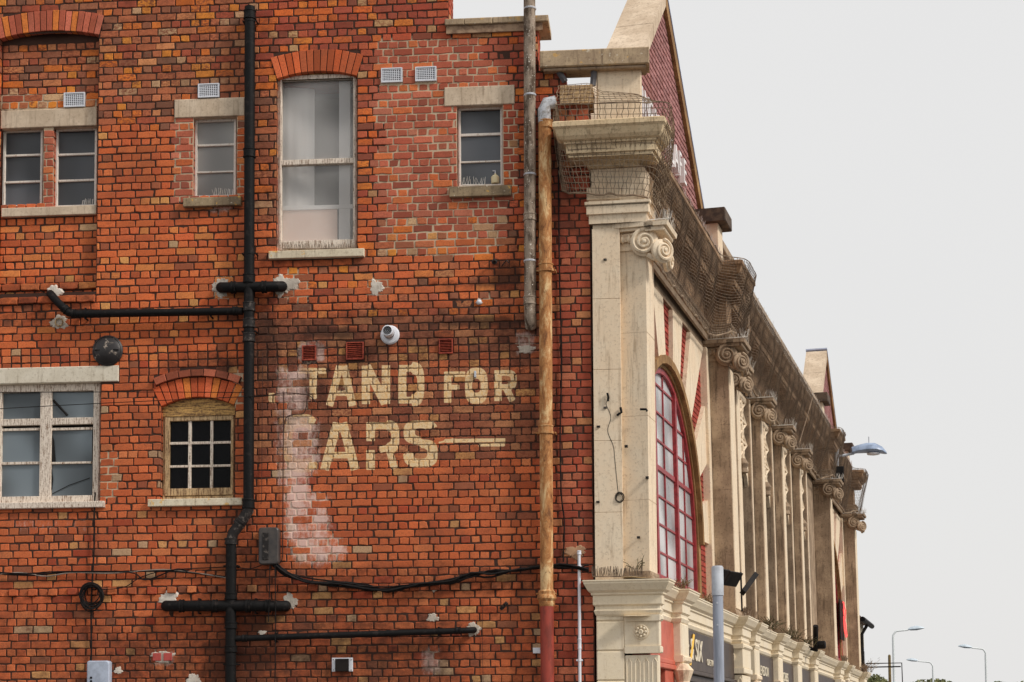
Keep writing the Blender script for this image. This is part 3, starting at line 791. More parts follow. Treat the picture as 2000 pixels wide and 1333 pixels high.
# ------------------------------------------------------------------ windows of the brick side
def room(R, y0, depth=0.7, mat=None):
    a, b, c, d = R; mb = MB(); e = 0.03
    a -= e; b += e; c -= e; d += e
    mb.add([(a, y0, c), (b, y0, c), (b, y0, d), (a, y0, d), (a, y0+depth, c), (b, y0+depth, c), (b, y0+depth, d), (a, y0+depth, d)],
           [(4, 5, 6, 7), (0, 4, 7, 3), (1, 2, 6, 5), (0, 1, 5, 4), (3, 7, 6, 2)])
    return mb
def frame_window(px, bars, panes, y, mat, bar_mat, pane_mat, R, rails=(), roommat=M_ROOM, fw=5, depth=0.07):
    """px: outer frame rectangle; bars: pixel boxes of glazing bars; panes: pixel boxes of glass"""
    x0, x1, z0, z1 = wr(*px, y); f = fw/174.0
    mb = MB()
    mb.cbox(x0, x0+f, y, y+depth, z0, z1, 0.004); mb.cbox(x1-f, x1, y, y+depth, z0, z1, 0.004)
    mb.cbox(x0+f, x1-f, y+0.002, y+depth, z0, z0+f, 0.004); mb.cbox(x0+f, x1-f, y+0.002, y+depth, z1-f, z1, 0.004)
    for ir, r in enumerate(rails): q = wr(*r, y); mb.cbox(q[0], q[1], y-0.006-0.002*ir, y+depth-0.01-0.001*ir, q[2], q[3], 0.004)
    w = obj('window', mb, mat, bld)
    for bxx in bars:
        q = wr(*bxx, y); m = MB(); m.cbox(q[0], q[1], y+0.008+0.0015*(bars.index(bxx)), y+depth-0.01, q[2], q[3], 0.003); obj('glazing_bar', m, bar_mat, w)
    for p in panes:
        pm = pane_mat
        if len(p) == 5: pm = p[4]; p = p[:4]
        q = wr(*p, y); m = MB(); e = 0.006
        m.box(q[0]-e, q[1]+e, y+depth*0.5, y+depth*0.5+0.005, q[2]-e, q[3]+e); obj('pane', m, pm, w)
    rm = room(R, 0.30); obj('room_recess', rm, roommat, w)
    return w
YW = REC+0.09
frame_window((5, 253, 83, 405), [(10, 301, 80, 305), (10, 353, 80, 357)], [(11, 260, 80, 301), (10, 306, 80, 353), (9, 358, 80, 402)], YW, M_METALW, M_METALW, M_FROSTD, H_P1, roommat=M_DARK)
frame_window((108, 250, 189, 405), [(113, 299, 186, 303), (113, 350, 186, 354)], [(114, 258, 186, 299), (113, 304, 186, 350), (112, 355, 186, 401)], YW, M_METALW, M_METALW, M_FROSTD, H_P2, roommat=M_ROOM)
frame_window((380, 233, 461, 386), [(383, 281, 459, 285), (383, 334, 459, 337)], [(385, 239, 459, 281), (383, 286, 459, 334), (383, 338, 459, 383)], 0.085, M_METALW, M_METALW, M_FROSTM, H_SM)
frame_window((895, 209, 982, 365), [(898, 260, 980, 265), (898, 314, 980, 317)], [(901, 217, 978, 260), (900, 266, 980, 314), (900, 318, 980, 362)], 0.085, M_METALW, M_METALW, M_FROSTD, H_R, roommat=M_DARK)
wb = frame_window((541, 146, 697, 489), [], [(550, 154, 693, 312), (550, 322, 694, 470)], 0.075, M_WOOD, M_WOOD, M_FROST, H_BIG,
                  rails=[(548, 311, 695, 321), (546, 470, 695, 487), (546, 147, 693, 155), (546, 150, 550, 480), (690, 150, 695, 480)], fw=6, depth=0.08)
q = wr(662, 150, 684, 470, 0.15); m = MB(); m.cbox(q[0], q[1], 0.15, 0.18, q[2], q[3], 0.004); obj('inner_post', m, M_CURTAIN, wb)
q = wr(550, 404, 694, 412, 0.2); m = MB(); m.cbox(q[0], q[1], 0.145, 0.17, q[2], q[3], 0.004); obj('inner_ledge', m, M_CURTAIN, wb)
q = wr(550, 412, 660, 475, 0.2); m = MB(); m.cbox(q[0], q[1], 0.16, 0.175, q[2], q[3], 0.004); obj('inner_board', m, simple('pink_board', alb(206, 178, 160), alb(190, 160, 142)), wb)
m = MB(); V = []; nn = 24
for k in range(nn+1):
    x = W(549+62*k/nn, 300, 0.2)[0]; yy = 0.20+0.10*(k/nn)**2+0.003*math.sin(k*0.9)
    V += [(x, yy, W(600, 470, 0.2)[2]), (x, yy, W(600, 152, 0.2)[2])]
m.add(V, [(2*k, 2*k+2, 2*k+3, 2*k+1) for k in range(nn)]); obj('net_curtain', m, M_CURTAIN, wb)
# curved timber head under the big arch
def head(A, pxz, y, mat, par, z0):
    P = [(A.xc+A.R*math.sin(a), A.zc+A.R*math.cos(a)) for a in np.linspace(-A.a, A.a, 13)]
    poly = [(A.xc-A.half, z0), (A.xc+A.half, z0)]+[(x, z-0.001) for x, z in reversed(P)]
    m = MB(); m.prism(poly, y, y+0.07, lambda a, b, c: (a, b, c)); obj('arched_head', m, mat, par)
head(A_BIG, 0, 0.07, M_WOODH, wb, W(619, 150, 0.07)[2])
wn = frame_window((318, 812, 457, 974), [(367, 820, 373, 955), (410, 820, 415.5, 955), (328, 862.5, 453, 867.5), (328, 908, 453, 912.5)],
                  [(330+42*i, 822+45*j, 368+42*i, 864+45*j) for i in range(3) for j in range(3)], 0.075, M_WOODB, M_WOOD, M_BLACKG, H_NINE,
                  rails=[(322, 813, 455, 822), (322, 954, 455, 968), (322, 815, 331, 965), (451, 815, 456, 965)], roommat=M_DARK, fw=5)
head(A_NINE, 0, 0.06, M_WOODH, wn, W(386, 813, 0.07)[2])
# broken bar left out: casement window with two lights and transom
wc = frame_window((-66, 750, 195, 985), [(-60, 903, 76, 908), (100, 902, 178, 906), (-60, 837, 76, 842), (100, 835, 180, 840)],
                  [(-60, 768, 77, 818), (101, 766, 181, 815), (-60, 843, 75, 903), (-60, 909, 75, 970), (101, 841, 177, 902), (101, 907, 177, 968)], 0.07, M_WOOD, M_WOOD, M_BLUE, H_CAS,
                  rails=[(-60, 818, 193, 831), (78, 752, 100, 983), (182, 755, 194, 983), (-60, 752, 190, 766), (-60, 970, 190, 982), (-2, 760, 3, 975)], fw=6)
m = MB(); a = W(104, 782, 0.1); b = W(132, 812, 0.1); m.tube([a, b], 0.014, 4); obj('stay_bar', m, M_CABLE, wc)
m = MB(); m.tube([W(102, 965, 0.095), W(135, 948, 0.095), W(175, 934, 0.095)], 0.004, 4); obj('pane_crack', m, M_CABLE, wc)
for sh in ([(101, 845), (106, 862), (109, 902), (101, 902)], [(101, 915), (104, 935), (102, 955), (101, 958)]):
    m = MB(); P = [W(x, y, 0.1) for x, y in sh]; m.prism([(p[0], p[2]) for p in P], 0.093, 0.099, lambda a, b, c: (a, b, c)); obj('broken_pane_gap', m, M_DARK, wc)

# cement patches on the wall
def patch(px, py, rx, ry, seed, proud=0.009, mat=M_CEMENT, y=0.0):
    r = random.Random(seed); c = W(px, py, y); n = 52; sc = 1/174.0; pts = []; ph = [r.random()*6.28 for _ in range(4)]
    for k in range(n):
        w = 2*math.pi*k/n; f = 1+0.14*math.sin(3*w+ph[0])+0.10*math.sin(5*w+ph[1])+0.07*math.sin(9*w+ph[2])+0.05*math.sin(17*w+ph[3])+r.gauss(0, 0.035)
        pts.append((c[0]+rx*sc*f*math.cos(w), c[2]+ry*sc*f*math.sin(w)))
    m = MB(); V = [(c[0], y-proud, c[2])]+[(c[0]+(p[0]-c[0])*0.8, y-proud*0.8+r.gauss(0, 0.001), c[2]+(p[1]-c[2])*0.8) for p in pts]+[(p[0], y+0.01, p[1]) for p in pts]
    m.add(V, [(0, 1+(k+1) % n, 1+k) for k in range(n)]+[(1+k, 1+(k+1) % n, 1+n+(k+1) % n, 1+n+k) for k in range(n)])
    return obj('cement_patch', m, mat, bld)
for i, a in enumerate([(431, 562, 17, 22), (552, 557, 22, 22), (573, 554, 14, 14), (735, 562, 15, 17), (106, 572, 16, 16), (116, 630, 19, 16), (330, 1172, 20, 20), (566, 1176, 16, 18), (925, 1229, 14, 14),
                       (845, 1207, 12, 9), (231, 1310, 9, 8), (378, 1328, 16, 12), (936, 590, 7, 7), (848, 1150, 6, 7), (512, 1236, 9, 5), (317, 1283, 23, 13)]):
    patch(*a, seed=i)
patch(1028, 682, 19, 9, 91); patch(1124, 1078, 22, 14, 93, 0.006, simple('tan_render_patch', alb(150, 118, 90), alb(122, 92, 70)))
for px in (307, 328):
    q = wr(px-8, 1276, px+8, 1291); m = MB(); m.cbox(q[0], q[1], -0.018, 0, q[2], q[3], 0.003); obj('exposed_brick', m, simple('exposed_red_%d' % px, alb(150, 66, 60), alb(128, 52, 48), 0.9, 14), bld)
# ------------------------------------------------------------------ the street front in stone
BIGP = [(0.055, 0.5), (6.2, 6.7), (20.7, 21.2), (26.9, 27.4)]
MIDP = [7.75, 10.5, 13.25, 16.0]
NP, NB = 0.31, -0.06                       # pilaster face, wall face
SEND = 27.4
XS = W(1158, 600)[0]
def plan(npil, nw, blocks, x0=None, y0=-0.035, first=None):
    nwf = nw if callable(nw) else (lambda i: nw)
    P = [(XS if x0 is None else x0, 0.25), (XS if x0 is None else x0, y0)]
    for i, (a, b) in enumerate(blocks):
        n = npil(i) if callable(npil) else npil
        if i > 0: P.append(Fxy(a, nwf(i-1)))
        P.append(Fxy((-0.02 if i == 0 else a), n)); P.append(Fxy(b, n))
        if i < len(blocks)-1: P.append(Fxy(b, nwf(i)))
    P.append(Fxy(SEND+0.02, -0.6)) if False else None
    P.append(Fxy(blocks[-1][1], -0.6))
    return P
EB = BIGP
# wall body behind everything
mb = MB(); mb.box(-0.02, SEND, -0.75, -0.42, 0.1, 8.64, FM); obj('front_wall_core', mb, M_STONE_D, bld)
mb = MB(); mb.box(0.05, SEND, -0.42, NB-0.01, 7.45, 8.3, FM); mb.box(0.05, SEND, -0.42, NB, 3.2, 3.72, FM); obj('front_wall_band', mb, M_STONE_D, bld)
mb = MB()
for a, b in ((6.05, 8.02), (18.5, 20.8)):
    mb = MB(); mb.box(a, b, -0.41, NB+0.004, 3.7, 7.46, FM); obj('front_wall_pier', mb, M_STONE_D, bld)

ent = MB(); ent.sweep([(0, 7.55), (0.03, 7.56), (0.03, 7.65), (0.055, 7.66), (0.055, 7.74), (0.075, 7.76), (0.075, 7.79), (0, 7.80)], plan(NP, 0.0, EB), leanpt)
obj('architrave', ent, M_STONE_D, bld)
ent = MB(); ent.sweep([(-0.2, 7.79), (0, 7.80), (0, 8.21), (-0.2, 8.22)], plan(NP, 0.0, EB), leanpt); obj('frieze', ent, M_SOOTY, bld)
M_CORNER = stone_mat('stained_corner_cornice', alb(176, 154, 122), alb(86, 66, 48), alb(198, 178, 146), 0.7)
CPROF = [(-0.2, 8.19), (0.02, 8.20), (0.05, 8.215), (0.05, 8.235), (0.10, 8.255), (0.12, 8.262), (0.25, 8.265), (0.25, 8.30), (0.275, 8.305), (0.275, 8.40), (0.30, 8.41), (0.30, 8.43), (0.34, 8.445), (0.37, 8.48), (0.395, 8.55), (0.42, 8.575), (0.42, 8.625), (0.40, 8.64), (-0.2, 8.66)]
ent = MB(); ent.sweep(CPROF, [(XS, 0.25), (XS, -0.035), Fxy(-0.02, 0.21), Fxy(0.14, 0.21)]); obj('corner_cornice', ent, M_CORNER, bld)
cp_ = plan(0.21, lambda i: (-0.07, 0.0, -0.07)[i], [(0.0, 0.06)]+BIGP[1:])
ent = MB(); ent.sweep(CPROF, [Fxy(0.05, -0.07)]+cp_[5:], leanpt)
obj('main_cornice', ent, M_SOOTY, bld)
m = MB(); m.sweep([(0.034, 7.55), (0.034, 7.65), (0.06, 7.655), (0.06, 7.745), (0.08, 7.765), (0.08, 7.795), (0.004, 7.81), (0.004, 8.19)], [(XS, 0.2), (XS, -0.035), Fxy(-0.02, NP), Fxy(0.3, NP)]); obj('corner_frieze_facing', m, M_STONE, bld)
# brackets under the corner cornice, on the street side
for k in range(3):
    s0 = 0.72+k*0.55; mb = MB()
    mb.prism([(0.0, 8.25), (0.27, 8.25), (0.27, 8.14), (0.14, 8.05), (0.04, 7.86), (0.0, 7.86)], s0, s0+0.16, lambda a, b, c: FM(b, a, c)); obj('cornice_bracket', mb, M_STONE, bld)

# corner strip facing the camera
def shaft_blocks(par, mk, z0, z1, n, mat):
    for k in range(n):
        a = z0+(z1-z0)*k/n; b = z0+(z1-z0)*(k+1)/n
        m = MB(); mk(m, a+0.0012, b-0.0012); obj('stone_block', m, mat, par)
q0, q1 = W(1158.5, 700, -0.035)[0], W(1213, 700, -0.035)[0]
strip = MB(); strip.box(q0+0.01, q1-0.004, -0.028, 0.3, 3.40, 7.57); so = obj('corner_strip', strip, M_STONE, bld)
shaft_blocks(so, lambda m, a, b: m.cbox(q0, q1, -0.045, 0.25, a, b, 0.004), 3.42, 7.50, 5, M_STONE)
cb = MB(); cb.cbox(q0-0.055, q1+0.012, -0.075, 0.2, W(1180, 394)[2], W(1180, 373)[2]+0.02, 0.006); cb.cbox(q0-0.035, q1+0.008, -0.062, 0.2, W(1180, 427)[2], W(1180, 394)[2]-0.002, 0.004)
obj('strip_capital', cb, M_STONE, bld)

def spiral(c, u, v, w, R, turns=2.2, flip=1):
    """volute scroll: disc plus raised spiral; u, v span the face, w points out"""
    m = MB(); c = np.array(c, float); n = 46; P = []; rs = []
    for i in range(n):
        t = i/(n-1); a = math.pi/2+flip*2*math.pi*turns*t; r = R*(0.92-0.78*t**0.8)
        P.append(c+u*r*math.cos(a)+v*r*math.sin(a)+w*(0.008+0.03*t)); rs.append(R*(0.15-0.07*t))
    m.tube(P, 0.02, 6, True, rs)
    m.lathe([(R*0.94, -0.055), (R*0.98, -0.02), (R*0.86, 0.0), (R*0.5, 0.012), (R*0.16, 0.03), (R*0.14, 0.05), (R*0.05, 0.056)], c, w, 20)
    return m
def merge(a, b): a.add(b.v, b.f)
def capital(par, s0, s1, n1, nw, zb, zt, mat, R):
    m = MB(); h = zt-zb; sm, nm = (s0+s1)/2, n1
    # abacus
    e = 0.10*R/0.15
    m.cbox(s0-e, s1+e, nw, n1+e, zt-0.055, zt, 0.006, FM); m.cbox(s0-e*0.75, s1+e*0.75, nw, n1+e*0.75, zt-0.09, zt-0.055, 0.006, FM)
    # neck and egg moulding
    m.cbox(s0-0.02, s1+0.02, nw, n1+0.02, zb, zb+0.04, 0.008, FM); m.cbox(s0-0.012, s1+0.012, nw, n1+0.012, zb+0.04, zt-0.09, 0.006, FM)
    m.cbox(s0-0.045, s1+0.045, nw, n1+0.045, zb+h*0.33, zb+h*0.50, 0.015, FM)
    for k in range(4):
        nn = nw+(n1-nw)*(k+0.5)/5
        p = FM(s0-0.045, nn, zb+h*0.42); m.lathe([(0.001, -0.05), (0.024, -0.025), (0.03, 0), (0.022, 0.025), (0.001, 0.05)], p, (0, 0, 1), 8)
    zv = zt-0.07-R*0.95
    f = lambda s, n, z: FM(s, n, z)
    k = R/0.15; d1 = _n(-ES*0.95+EN*0.22); d2 = _n(EN*0.72-ES*0.62); up = np.array((0, 0, 1.))
    m.prism([(zt-0.055, n1), (zt-0.055, n1+0.24*k), (zt-0.005, n1+0.25*k), (zt-0.005, n1)], s0-0.10*k, s1+0.06*k, lambda a, b, c: FM(b, c, a))
    m.cbox(s0-0.03, s1+0.02, n1, n1+0.10*k, zv-R*0.6, zt-0.055, 0.02, FM); m.cbox(s0-0.075*k, s1+0.04, n1, n1+0.21*k, zt-0.105, zt-0.055, 0.012, FM)
    merge(m, spiral(f(s0-0.06, n1-0.005, zv), np.cross(up, d1), up, d1, R, flip=1))             # scroll on the side face
    merge(m, spiral(f(s0-0.03, n1+0.19*k, zv-0.10*k), np.cross(up, d2), up, d2, R*0.86, flip=-1))   # angle scroll
    merge(m, spiral(f(s1+0.0, n1+0.17*k, zv-0.08*k), np.cross(up, EN), up, EN, R*0.86, flip=1))
    m.tube([f(s0-0.05, n1+0.03, zv-R*0.9), f(s0-0.04, n1+0.09*k, zv-R*1.15), f(s0-0.02, n1+0.14*k, zv-R*1.2)], 0.03, 6)
    P = [f(s0-0.05+0.01*i, n1-0.02-(n1-nw)*i/6, zt-0.10-0.03*math.sin(math.pi*i/6)) for i in range(7)]
    m.tube(P, 0.028, 6)
    return obj('capital', m, mat, par, smooth=True)
for i, (a, b) in enumerate(BIGP):
    mat = M_STONE if i == 0 else M_STONE_D
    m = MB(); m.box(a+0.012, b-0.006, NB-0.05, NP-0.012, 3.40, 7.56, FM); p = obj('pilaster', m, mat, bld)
    if i == 0: p['label'] = 'clean pale corner pilaster with scrolled capital'
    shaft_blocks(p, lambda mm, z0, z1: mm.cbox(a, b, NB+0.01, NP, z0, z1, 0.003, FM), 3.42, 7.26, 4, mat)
    m = MB(); m.cbox(a-0.035, b+0.035, NB, NP+0.035, 3.42, 3.52, 0.01, FM); m.cbox(a-0.02, b+0.02, NB, NP+0.02, 3.52, 3.57, 0.008, FM); obj('pilaster_base', m, M_STONE_D, p)
    if i != 0:
        m = MB(); m.cbox(a+0.02, b-0.02, NP-0.02, NP+0.012, 3.6, 7.15, 0.004, FM); obj('painted_lit_face', m, M_STONE, p)  # paler slab: light on the street-facing front put into the colour
    capital(p, a, b, NP, NB, 7.25, 7.55, mat, 0.165)
for s in MIDP:
    a, b = s-0.17, s+0.17
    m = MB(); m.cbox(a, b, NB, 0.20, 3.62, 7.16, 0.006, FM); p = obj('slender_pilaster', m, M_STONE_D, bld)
    m = MB(); m.cbox(a+0.03, b-0.03, 0.1, 0.215, 3.7, 7.13, 0.006, FM); obj('painted_lit_face', m, M_STONE, p)  # lit front painted as a slab of lighter stone
    m = MB(); m.cbox(a-0.04, b+0.04, NB, 0.25, 3.45, 3.58, 0.02, FM); m.cbox(a-0.02, b+0.02, NB, 0.23, 3.58, 3.66, 0.015, FM); obj('pilaster_base', m, M_STONE_D, p)
    capital(p, a, b, 0.20, NB, 7.14, 7.46, M_STONE_D, 0.15)

# ---- tall tracery windows between the slender pilasters
def tracery_bay(a, b):
    f = MB(); mid = (a+b)/2
    for s0, s1, n1 in ((a, a+0.14, 0.05), (b-0.14, b, 0.05), (mid-0.07, mid+0.07, 0.03)):
        f.cbox(s0, s1, -0.36, n1, 3.72, 7.44, 0.012, FM)
    f.cbox(a, b, -0.36, 0.0, 3.72, 3.82, 0.01, FM)
    for s in ((a+mid)/2+0.03, (b+mid)/2-0.03): f.cbox(s-0.03, s+0.03, -0.34, -0.12, 3.8, 6.1, 0.008, FM)
    w = obj('tracery_window', f, M_STONE_D, bld)
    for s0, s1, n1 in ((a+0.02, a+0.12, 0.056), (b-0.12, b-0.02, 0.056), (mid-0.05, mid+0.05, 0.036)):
        m = MB(); m.cbox(s0, s1, 0, n1, 3.84, 7.42, 0.003, FM); obj('painted_lit_face', m, M_STONE, w)  # lighter strips paint the light on jamb and mullion fronts
    for x0, x1 in ((a+0.14, mid-0.07), (mid+0.07, b-0.14)):
        g_ = MB(); g_.box(x0, x1, -0.35, -0.345, 3.8, 7.42, FM); obj('pane', g_, M_DISPLAY, w)
        t = MB(); z0, z1 = 6.06, 7.36; n0, n1 = -0.07, 0.0; cx_ = (x0+x1)/2
        t.cbox(x0, x1, n0, n1, z1, 7.44, 0.006, FM); t.cbox(x0, x1, n0, n1, z0+0.14, z0+0.22, 0.006, FM)
        t.prism([(x0, z0+0.14), (x0, z0-0.12), (x0+0.12, z0+0.05), (cx_, z0+0.13), (x1-0.12, z0+0.05), (x1, z0-0.12), (x1, z0+0.14)], n0, n1-0.01, FM)
        for k in range(3):
            za = z0+0.22+k*(z1-z0-0.22)/3; zb = za+(z1-z0-0.22)/3
            t.cbox(x0, x1, n0+0.005, n1-0.004, zb-0.025, zb+0.025, 0.006, FM)
            for q0_, q1_ in ((x0, x1), (x1, x0)):
                t.tube([FM(q0_, (n0+n1)/2, za), FM((q0_+q1_)/2, (n0+n1)/2, (za+zb)/2), FM(q1_, (n0+n1)/2, zb)], 0.034, 6)
            t.tube([FM(cx_+0.17*math.cos(w_), (n0+n1)/2, (za+zb)/2+0.13*math.sin(w_)) for w_ in np.linspace(0, 2*math.pi, 13)], 0.03, 6)
        t.cbox(cx_-0.03, cx_+0.03, n0+0.003, n1-0.003, z0+0.14, z1, 0.006, FM)
        obj('tracery_panel', t, M_STONE, w)
    k = MB(); k.lathe([(0.02, -0.12), (0.09, -0.09), (0.07, -0.02), (0.10, 0.05), (0.05, 0.13), (0.01, 0.15)], FM(mid, 0.06, 6.12), (0, 0, 1), 10); obj('carved_boss', k, M_STONE_D, w)
for a, b in zip(MIDP, MIDP[1:]+[18.75]): tracery_bay(a+0.2, b-0.2)

# ---- arched bays with red window, long stone wedges and brick between
def arch_bay(sc, lo, hi, detail=True):
    zs, R, zsill = 4.46, 2.08, 3.72
    wd = MB(); nw = -0.12
    def rr(s): return zs+math.sqrt(max(R*R-(s-sc)**2, 0))
    # outer red frame following the arch
    P = [(sc-R, zsill)]+[(sc+R*math.cos(t), zs+R*math.sin(t)) for t in np.linspace(math.pi, 0, 25)]+[(sc+R, zsill)]
    for i in range(len(P)-1):
        (a0, c0), (a1, c1) = P[i], P[i+1]
        ins = lambda a, c: (sc+(a-sc)*0.965, zs+(c-zs)*0.965 if c > zs else c)
        wd.prism([(a0, c0), (a1, c1), ins(a1, c1), ins(a0, c0)], nw-0.05, nw+0.03, FM)
    wd.box(sc-R, sc+R, nw-0.05, nw+0.04, zsill-0.02, zsill+0.06, FM)
    w = obj('arched_window', wd, M_REDPAINT, bld)
    bars = []
    for s, wth, d_ in ((sc+0.72, 0.05, 0.055), (sc-0.72, 0.05, 0.055), (sc, 0.018, 0.024), (sc-1.42, 0.018, 0.024), (sc+1.42, 0.018, 0.024)):
        m = MB(); m.box(s-wth, s+wth, nw-0.04, nw+d_-0.02, zsill+0.05, rr(s)-0.03, FM); obj('mullion', m, M_REDPAINT, w)
    ST = 0.365; nb = 7
    for k in range(nb):
        z = zsill+ST*(k+1); hw = math.sqrt(max(R*R-max(z-zs, 0)**2, 0))-0.04
        t = 0.03 if k == 3 else 0.013
        m = MB(); m.box(sc-hw, sc+hw, nw-0.035, nw-0.002+t*0.4, z-t, z+t, FM); obj('glazing_bar', m, M_REDPAINT, w)
    cols = [-2.05, -1.42, -0.72, 0, 0.72, 1.42, 2.05]
    for i in range(len(cols)-1):
        for k in range(nb+1):
            z0 = zsill+ST*k if k else zsill+0.04; z1 = zsill+ST*(k+1)
            a, b = sc+cols[i], sc+cols[i+1]; sub = np.linspace(a, b, 6)
            tops = [min(z1, rr(x)) for x in sub]
            if max(tops) <= z0+0.01: continue
            poly = [(a, z0), (b, z0)]+[(x, max(t_, z0+0.002)) for x, t_ in zip(sub[::-1], tops[::-1])]
            m = MB(); m.prism(poly, nw-0.02, nw-0.015, FM); obj('pane', m, M_TEXG, w)
    back = MB(); back.box(lo, hi, -0.40, -0.39, 3.6, 7.4, FM); obj('room_recess', back, M_ROOM, w)
    # archivolt
    av = MB(); N = 22
    for i in range(N):
        t0, t1 = math.pi*i/N, math.pi*(i+1)/N
        q = lambda r, t: (sc+r*math.cos(t), zs+r*math.sin(t))
        av.prism([q(R, t0), q(R+0.05, t0), q(R+0.05, t1), q(R, t1)], -0.16, -0.065, FM)
        av.prism([q(R+0.05, t0), q(R+0.16, t0), q(R+0.16, t1), q(R+0.05, t1)], -0.3, 0.0, FM)
    for sg in (-1, 1):
        av.box(sc+sg*(R+0.08)-0.08, sc+sg*(R+0.08)+0.08, -0.16, -0.06, zsill-0.05, zs, FM)
    ao = obj('arch_moulding', av, M_ARCHIV, bld)
    # long stone wedges
    ztop = 7.43
    def ray_end(t):
        dx, dz = math.cos(t), math.sin(t); k = 99
        if dz > 1e-6: k = min(k, (ztop-zs)/dz)
        if dx > 1e-6: k = min(k, (hi-sc)/dx)
        if dx < -1e-6: k = min(k, (lo-sc)/dx)
        return sc+dx*k, zs+dz*k
    for t in (8, 31, 54, 77, 103, 126, 149, 172):
        t0, t1 = math.radians(t-6.5), math.radians(t+6.5)
        e0, e1 = ray_end(t0), ray_end(t1); poly = [(sc+(R+0.155)*math.cos(t0), zs+(R+0.155)*math.sin(t0)), e0]
        if abs(e0[0]-e1[0]) > 1e-3 and abs(e0[1]-e1[1]) > 1e-3: poly.append(((hi if e0[0] > sc else lo), ztop))
        poly += [e1, (sc+(R+0.155)*math.cos(t1), zs+(R+0.155)*math.sin(t1))]
        m = MB(); m.prism(poly, -0.3, -0.02, FM); obj('stone_wedge', m, M_STONE, ao)
    # jamb pier next to the window
    for a, b in ((lo, lo+0.16), (hi-0.16, hi)):
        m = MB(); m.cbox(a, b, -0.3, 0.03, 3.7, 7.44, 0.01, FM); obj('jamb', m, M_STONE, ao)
    m = MB(); m.box(lo, hi, -0.3, -0.085, 7.0, 7.44, FM)
    # brick infill
    L = []; z = 3.72; ic = 0
    while z < 7.42:
        x = lo+0.16+(0.06 if ic % 2 else 0)
        zm = z+0.035; dz = zm-zs
        hole = R+0.15 if dz < 0 else (math.sqrt((R+0.155)**2-dz*dz) if dz < R+0.15 else 0)
        while x < hi-0.2:
            if abs(x+0.115-sc) > hole+0.02:
                V, Fq = brick_geo(x+0.004, x+0.229, z+0.004, z+0.072, NB-0.02, -0.06, 1, 1, lambda a, b, c: FM(a, b, c), -0.003 if False else 0.004)
                L.append((V, Fq, alb(*(np.array((132, 56, 48))*rnd.gauss(1, 0.07)))))
            x += 0.235
        z += 0.078; ic += 1
    emit_infill('arch_brickwork', L)
    m2 = MB(); N = 24
    for i in range(N):                       # mortar bed behind the infill, outside the arch
        t0, t1 = math.pi*i/N, math.pi*(i+1)/N; e0, e1 = ray_end(t0+1e-4), ray_end(t1-1e-4)
        poly = [(sc+(R+0.145)*math.cos(t0), zs+(R+0.145)*math.sin(t0)), e0]
        if abs(e0[0]-e1[0]) > 1e-3 and abs(e0[1]-e1[1]) > 1e-3: poly.append(((hi if e0[0] > sc else lo), ztop))
        poly += [e1, (sc+(R+0.145)*math.cos(t1), zs+(R+0.145)*math.sin(t1))]
        m2.prism(poly, -0.35, NB-0.028, FM)
    m2.box(lo, sc-R-0.18, -0.35, NB-0.028, 3.7, zs, FM); m2.box(sc+R+0.18, hi, -0.35, NB-0.028, 3.7, zs, FM)
    obj('infill_mortar', m2, M_PALEM, bld)
M_PALEM = simple('pale_lime_mortar', alb(150, 110, 98), alb(110, 78, 70), 0.9, 20)
def emit_infill(name, L):
    V, Fq, C = [], [], []
    for b in L:
        o = len(V); V += [tuple(p) for p in b[0]]; Fq += [tuple(i+o for i in q) for q in b[1]]; C += [(*b[2], 0.0) if len(b[2]) == 3 else b[2]]*len(b[0])
    mb = MB(); mb.v = V; mb.f = Fq; n = len(V)
    return obj(name, mb, M_BRICK, bld, kind='stuff', attrs={'col': np.array(C), 'soot': np.full(n, 0.12), 'eff': np.zeros(n), 'psd': np.full(n, -1.0)})
arch_bay(3.3, 0.5, 6.2); arch_bay(24.05, 21.2, 26.9)

